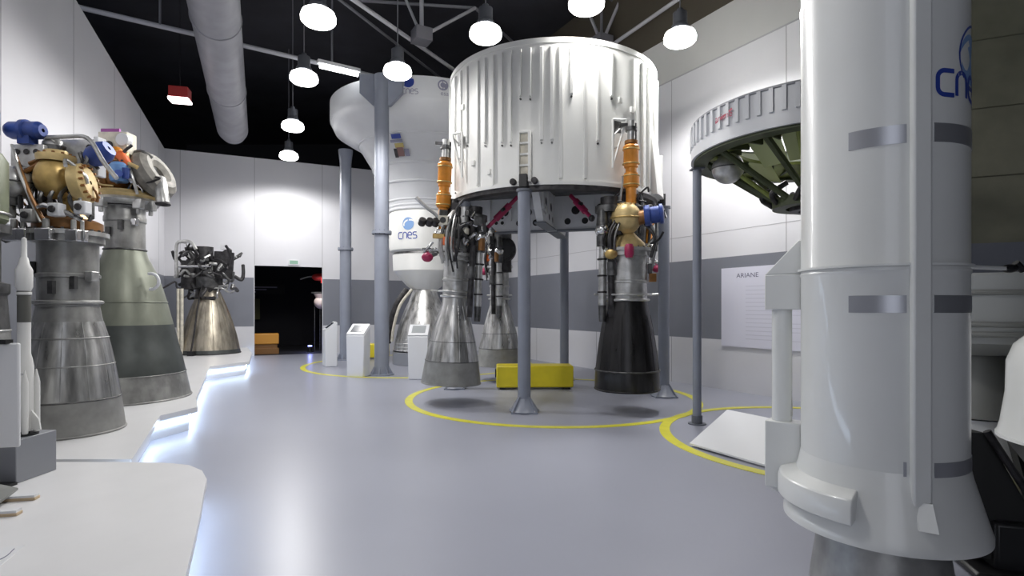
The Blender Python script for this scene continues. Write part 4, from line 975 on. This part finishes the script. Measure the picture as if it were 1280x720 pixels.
# attachment strut
lf = V((math.cos(fa(98)), math.sin(fa(98)), 0)); t_ = V((-lf.y, lf.x, 0)); base = V(c) + lf * (QR + .095); rz = fa(98)
m = MB(); m.box(base + V((0, 0, 1.69)), (.20, .13, .21), 'rocket_white', rz=rz)
q0 = V(c) + lf * (QR - .01); q1 = V(c) + lf * (QR + .195)
m.hexa([q0 - t_ * .065 + V((0, 0, 1.795)), q1 - t_ * .065 + V((0, 0, 1.795)), q1 + t_ * .065 + V((0, 0, 1.795)), q0 + t_ * .065 + V((0, 0, 1.795))],
       [q0 - t_ * .065 + V((0, 0, 1.99)), q0 + lf * .02 - t_ * .065 + V((0, 0, 1.99)), q0 + lf * .02 + t_ * .065 + V((0, 0, 1.99)), q0 + t_ * .065 + V((0, 0, 1.99))], 'rocket_white'); m.build('upper_bracket', th, True, bevel=.006)
m = MB(); m.cyl(base + lf * .02 + V((0, 0, .5)), base + lf * .02 + V((0, 0, 1.6)), .055, 'rocket_white', n=28); m.build('strut_tube', th, True)
m = MB(); m.box(base + lf * .0 + V((0, 0, .72)), (.20, .13, .40), 'rocket_white', rz=rz); m.build('lower_bracket', th, True, bevel=.008)
m = MB(); m.cyl(base + lf * -.02 + V((0, 0, .95)), base + lf * .0 + V((0, 0, 1.6)), .02, 'steel', n=12); m.build('strut_rod', th, True)
# logo
m = MB(); f = on_cyl(QX, QY, QR + .002, fa(-36.5), 2.61)
cnes_word(m, .0, .0, .115, f, 'logo_blue', .022)
for a0 in range(0, 1): disc2(m, .26, .20, .125, f, 'logo_pale', 28)
stroke(m, arc(.33, .14, .2, .16, 215, 60, 12), .028, f, 'rocket_white'); stroke(m, arc(.33, .2, .2, .18, 215, 100, 12), .012, f, 'logo_blue'); m.build('logo', th, True)
# bar with a black knob reaching to the right
m = MB(); p0 = V(c) + V((math.cos(fa(-75)), math.sin(fa(-75)), 0)) * (QR - .02) + V((0, 0, 1.80)); p1 = V((3.08, 3.05, 1.80))
m.cyl(p0, p1, .011, 'rocket_white', n=10); o = m.build('tie_bar', th, True)
m = MB(); pk = p0.lerp(p1, .40); m.sphere(pk, .028, 'black', n=12, sc=(1.5, 1, .8)); m.cyl(pk + V((.03, 0, .03)), pk + V((.07, 0, -.01)), .018, 'black', n=10); m.torus(pk + V((-.03, 0, 0)), .02, .008, 'black', n=14); m.build('knob', o, True)

# ------------------------------------------------------------------ exhibits at the far right, behind the near rocket
AX, AY = 4.22, 5.05
th = thing('upper_stage', 'shaded grey white stage with small bell behind the near white rocket', 'rocket stage', (AX, AY, 0)); c = (AX, AY, 0)
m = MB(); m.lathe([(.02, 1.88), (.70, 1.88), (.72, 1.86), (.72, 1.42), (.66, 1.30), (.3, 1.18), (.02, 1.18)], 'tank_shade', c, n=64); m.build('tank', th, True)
for z in (1.72, 1.46, 1.38):
    m = MB(); m.torus((AX, AY, z), .725, .022, 'bell_grey', n=64, k=8); m.build('flange', th, True)
m = MB(); m.lathe([(.22, 1.2), (.24, 1.12), (.33, .86), (.41, .64), (.39, .64), (.22, 1.0)], 'bell_grey', c, n=48); m.build('nozzle', th, True)
m = MB(); m.lathe([(.36, 0), (.36, .62), (.02, .62)], 'kiosk', c, n=48); m.build('pedestal', th, True)
BX, BY = 3.96, 3.62
th = thing('nose_dome', 'white rounded dome on black frame at the right frame edge', 'rocket nose', (BX, BY, .69)); c = (BX, BY, 0)
m = MB(); m.lathe([(.60, .69), (.575, .78), (.545, 1.0), (.54, 1.22), (.50, 1.34), (.40, 1.44), (.2, 1.52), (.01, 1.54)], 'rocket_white', c, n=64); m.build('shell', th, True)
m = MB(); m.lathe([(.01, .69), (.6, .69), (.6, .71), (.56, .73)], 'rocket_white', c, n=64); m.build('base_rim', th, True)
th = thing('display_trolley', 'black trolley with sloping struts under the white dome', 'trolley', (BX, BY, 0))
m = MB(); m.box((BX, BY, .64), (1.0, .9, .09), 'black_matte', rz=R(-35)); m.build('top_frame', th, True)
for s in (-1, 1):
    for q in (-1, 1):
        rot = Matrix.Rotation(R(-35), 3, 'Z'); a = V((BX, BY, 0)) + rot @ V((.45 * s, .4 * q, .6)); b = V((BX, BY, 0)) + rot @ V((.36 * s, .36 * q, .17))
        m = MB(); m.hexa([b + V((-.03, -.03, 0)), b + V((.03, -.03, 0)), b + V((.03, .03, 0)), b + V((-.03, .03, 0))], [a + V((-.03, -.03, 0)), a + V((.03, -.03, 0)), a + V((.03, .03, 0)), a + V((-.03, .03, 0))], 'black'); m.build('leg', th, True)
m = MB(); m.box((BX, BY, .34), (.7, .66, .52), 'black_matte', rz=R(-35)); m.build('cabinet', th, True)
m = MB(); m.box((BX, BY, .10), (.95, .9, .14), 'black', rz=R(-35)); m.build('lower_frame', th, True, bevel=.02)
for s in (-1, 1):
    for q in (-1, 1):
        rot = Matrix.Rotation(R(-35), 3, 'Z'); a = V((BX, BY, .05)) + rot @ V((.4 * s, .38 * q, 0)); m = MB(); m.cyl(a + V((-.03, 0, 0)), a + V((.03, 0, 0)), .05, 'black', n=16); m.build('wheel', th, True)
# black strut panel leaning beside the rocket
th = thing('equipment_stand', 'black sloping equipment stand between the near rocket and the dome', 'stand', (3.05, 3.40, 0))
m = MB(); m.hexa([(2.78, 3.30, .10), (3.20, 3.22, .10), (3.20, 3.50, .10), (2.78, 3.60, .10)], [(2.74, 3.36, .84), (2.86, 3.33, .84), (2.86, 3.52, .84), (2.74, 3.55, .84)], 'black_matte'); m.build('panel', th, True)
m = MB(); m.pipe([(2.84, 3.3, .86), (3.0, 3.24, .55), (3.18, 3.18, .2)], .022, 'iron', n=8, sm=1); m.build('strut', th, True)
m = MB(); m.box((3.06, 3.36, .18), (.36, .34, .3), 'black', rz=R(-15)); m.box((3.02, 3.34, .035), (.56, .46, .05), 'black', rz=R(-15)); m.build('base', th, True, bevel=.02)
for x, y in ((2.8, 3.2), (3.26, 3.1), (2.84, 3.56), (3.28, 3.46)):
    m = MB(); m.cyl((x, y, 0), (x, y, .02), .03, 'black', n=12); m.build('foot', th, True)
m = MB(); m.cyl((2.40, 2.74, 0), (2.40, 2.74, .012), .03, 'steel', n=16); m.cyl((2.40, 2.74, .012), (2.40, 2.74, .03), .016, 'chrome', n=10); tag(m.build('floor_bolt'), 'small metal floor bolt right of the near rocket nozzle', 'bolt')

# ------------------------------------------------------------------ overhead
dA = V((-4.36, 7.8, 6.9)); dB = V((-8.45, 16.72, 6.9)); u = (dB - dA).normalized()
th = thing('air_duct', 'fat grey round air duct running along the dark ceiling', 'duct', tuple(dA))
m = MB(); m.cyl(dA - u * 6, dB - u * .35, .42, 'duct', n=48); m.cyl(dB - u * .35, dB, .42, 'duct', r1=.36, n=48); m.build('tube', th, True)
for k in (2.5, 6.2): 
    p = dA + u * k; m = MB(); m.torus(p, .425, .012, 'duct', M=u.to_track_quat('Z', 'Y').to_matrix(), n=48, k=8); m.build('joint', th, True)
    m = MB(); m.cyl(p + V((0, 0, .42)), p + V((0, 0, 2.6)), .01, 'truss', n=8); m.build('hanger', th, True)
def at(px, py, z):   # point at height z on a viewing direction measured on the photograph
    Y = 690 * (z - 1.6) / (384 - py); return V(((px - 640) / 690 * Y, Y, z))
th = thing('ceiling_beam', 'long thin pale beam crossing below the dark ceiling at left', 'beam', tuple(at(425, 85, 7.45)))
a, b = at(90, 7, 7.45), at(485, 99, 7.45); m = MB(); m.cyl(a, b, .05, 'rod_light', n=12); m.build('tube', th, True)
for px, py in ((200, 32), (415, 82)):
    p = at(px, py, 7.45); m = MB(); m.cyl(p, V((p.x, p.y, 9.5)), .025, 'truss', n=8); m.build('hanger', th, True)
th = thing('fluorescent_lamp', 'short glowing tube lamp under the pale ceiling beam', 'lamp', tuple(at(424, 88, 7.25)))
p = at(424, 88, 7.25); d = (b - a).normalized()
m = MB(); m.cyl(p - d * .45, p + d * .45, .05, 'tube_glow', n=12); m.build('tube', th, True)
m = MB(); m.box(p + V((0, 0, .1)), (1.0, .12, .08), 'kiosk', rz=math.atan2(d.y, d.x)); m.build('housing', th, True)
p = at(225, 124, 6.2)
th = thing('emergency_lamp', 'red box lamp with glowing white underside hanging near the left wall', 'lamp', tuple(p))
m = MB(); m.box(p + V((0, 0, .12)), (.38, .3, .24), 'exit_red', rz=R(15)); m.build('housing', th, True, bevel=.01)
m = MB(); m.box(p + V((0, 0, -.03)), (.40, .32, .06), 'exit_glow', rz=R(15)); m.build('diffuser', th, True, bevel=.01)
m = MB(); m.cyl(p + V((0, 0, .24)), V((p.x, p.y, 9.5)), .008, 'hall_black', n=8); m.build('hanger', th, True)
# trusses
def truss(name, label, segs, z, node, r=.045):
    th = thing(name, label, 'truss', tuple(at(*node, z)))
    for i, (p0, p1, rr, nm, mm) in enumerate(segs):
        m = MB(); m.cyl(p0, p1, rr, mm, n=10); m.build(nm, th, True)
    m = MB(); n0 = at(*node, z); m.box(n0 + V((0, 0, .02)), (.4, .4, .3), 'truss', rz=R(30)); m.build('node_plate', th, True)
n1 = at(527, 46, 8.0); e0, e1 = at(425, -12, 8.0), at(600, 110, 8.0)
f0, f1 = at(415, -8, 8.3), at(560, 105, 8.3)
def up(px, z=9.5, y=0): return at(px, y, z)
truss('ceiling_truss', 'grey steel roof truss above the white funnel frame', [(e0, e1, .05, 'chord', 'rod_light'), (f0, f1, .035, 'chord', 'truss'),
      (n1, at(527, -10, 9.2), .05, 'web', 'rod_light'), (n1, at(505, -6, 9.2), .035, 'web', 'rod_light'), (n1, at(594, 10, 9.2), .04, 'web', 'rod_light'), (at(594, 10, 9.2), at(660, 70, 9.2), .04, 'chord', 'truss'),
      (at(440, 0, 9.3), at(594, 10, 9.2), .04, 'chord', 'truss')], 8.0, (527, 46))
n2 = at(752, 55, 8.0)
truss('ceiling_truss', 'grey steel roof truss above the right side of the ribbed stage', [(at(852, -4, 8.0), at(690, 108, 8.0), .045, 'chord', 'rod_light'), (n2, at(733, 8, 9.2), .04, 'web', 'rod_light'), (n2, at(752, -5, 9.2), .035, 'web', 'truss'), (n2, at(777, -4, 9.2), .04, 'web', 'rod_light'),
      (at(760, -4, 9.2), at(822, 50, 9.2), .035, 'chord', 'truss'), (at(775, 12, 9.0), at(795, 32, 8.4), .03, 'web', 'truss')], 8.0, (752, 55))

# pendant lamps
LZ = 6.2
LP = [(398, 24, 'topmost lamp left of the funnel frame, near the air duct'), (380, 99, 'second glowing lamp down the row beside the air duct'), (366, 159, 'third glowing lamp down the row beside the air duct'),
      (361, 196, 'lowest farthest lamp near the back wall'), (497, 91, 'glowing lamp in front of the white funnel frame band'), (607, 44, 'glowing lamp above the left edge of the ribbed stage'),
      (733, 6, 'glowing lamp cut by the top of the frame above the ribbed stage'), (850, 49, 'glowing lamp beside the right wall above the green ring')]
def lamp(loc, label):
    t = thing('pendant_lamp', label, 'lamp', loc, 0, 'high bay pendant lamps')
    m = MB(); m.lathe([(.15, .15), (.155, .2), (.1, .3), (.01, .3), (.01, .15)], 'lamp_hood', n=32); m.build('hood', t)
    m = MB(); m.lathe([(.17, .15), (.25, .1), (.275, .03), (.27, -.03), (.23, -.07), (.12, -.09), (.001, -.095)], 'lamp_glow', n=32); m.build('diffuser', t)
    m = MB(); m.cyl((0, 0, .2), (0, 0, .45), .12, 'lamp_hood', n=20); m.cyl((0, 0, .45), (0, 0, .52), .05, 'lamp_hood', n=12); m.build('ballast', t)
    m = MB(); m.cyl((0, 0, .52), (0, 0, 9.5 - LZ), .012, 'truss', n=8); m.build('rod', t)
    return t
l0 = None
EN = {0: 270, 1: 230, 2: 220, 3: 330, 4: 280, 5: 300, 6: 320, 7: 430}
def add_light(loc, e):
    ld = bpy.data.lights.new('lamp_light', 'SPOT'); ld.energy = e; ld.spot_size = R(166); ld.spot_blend = .35; ld.shadow_soft_size = .3; ld.color = (1, .985, .97)
    lo = bpy.data.objects.new('lamp_light', ld); C.objects.link(lo); lo.location = V(loc) + V((0, 0, -.28))
for i, (px, py, lb) in enumerate(LP):
    p = at(px, py, LZ)
    if l0 is None: l0 = lamp(tuple(p), lb)
    else: dup(l0, tuple(p), label=lb)
    add_light(p, EN[i])
for i, p in enumerate([(-1.6, 3.6, LZ)]):  # unseen lamp added as fill light for the near left foreground
    dup(l0, p, label='added high bay fill lamp unseen outside the frame, %s' % ('above the near slab' if i == 0 else 'behind the visitor')); add_light(p, (250,)[i])
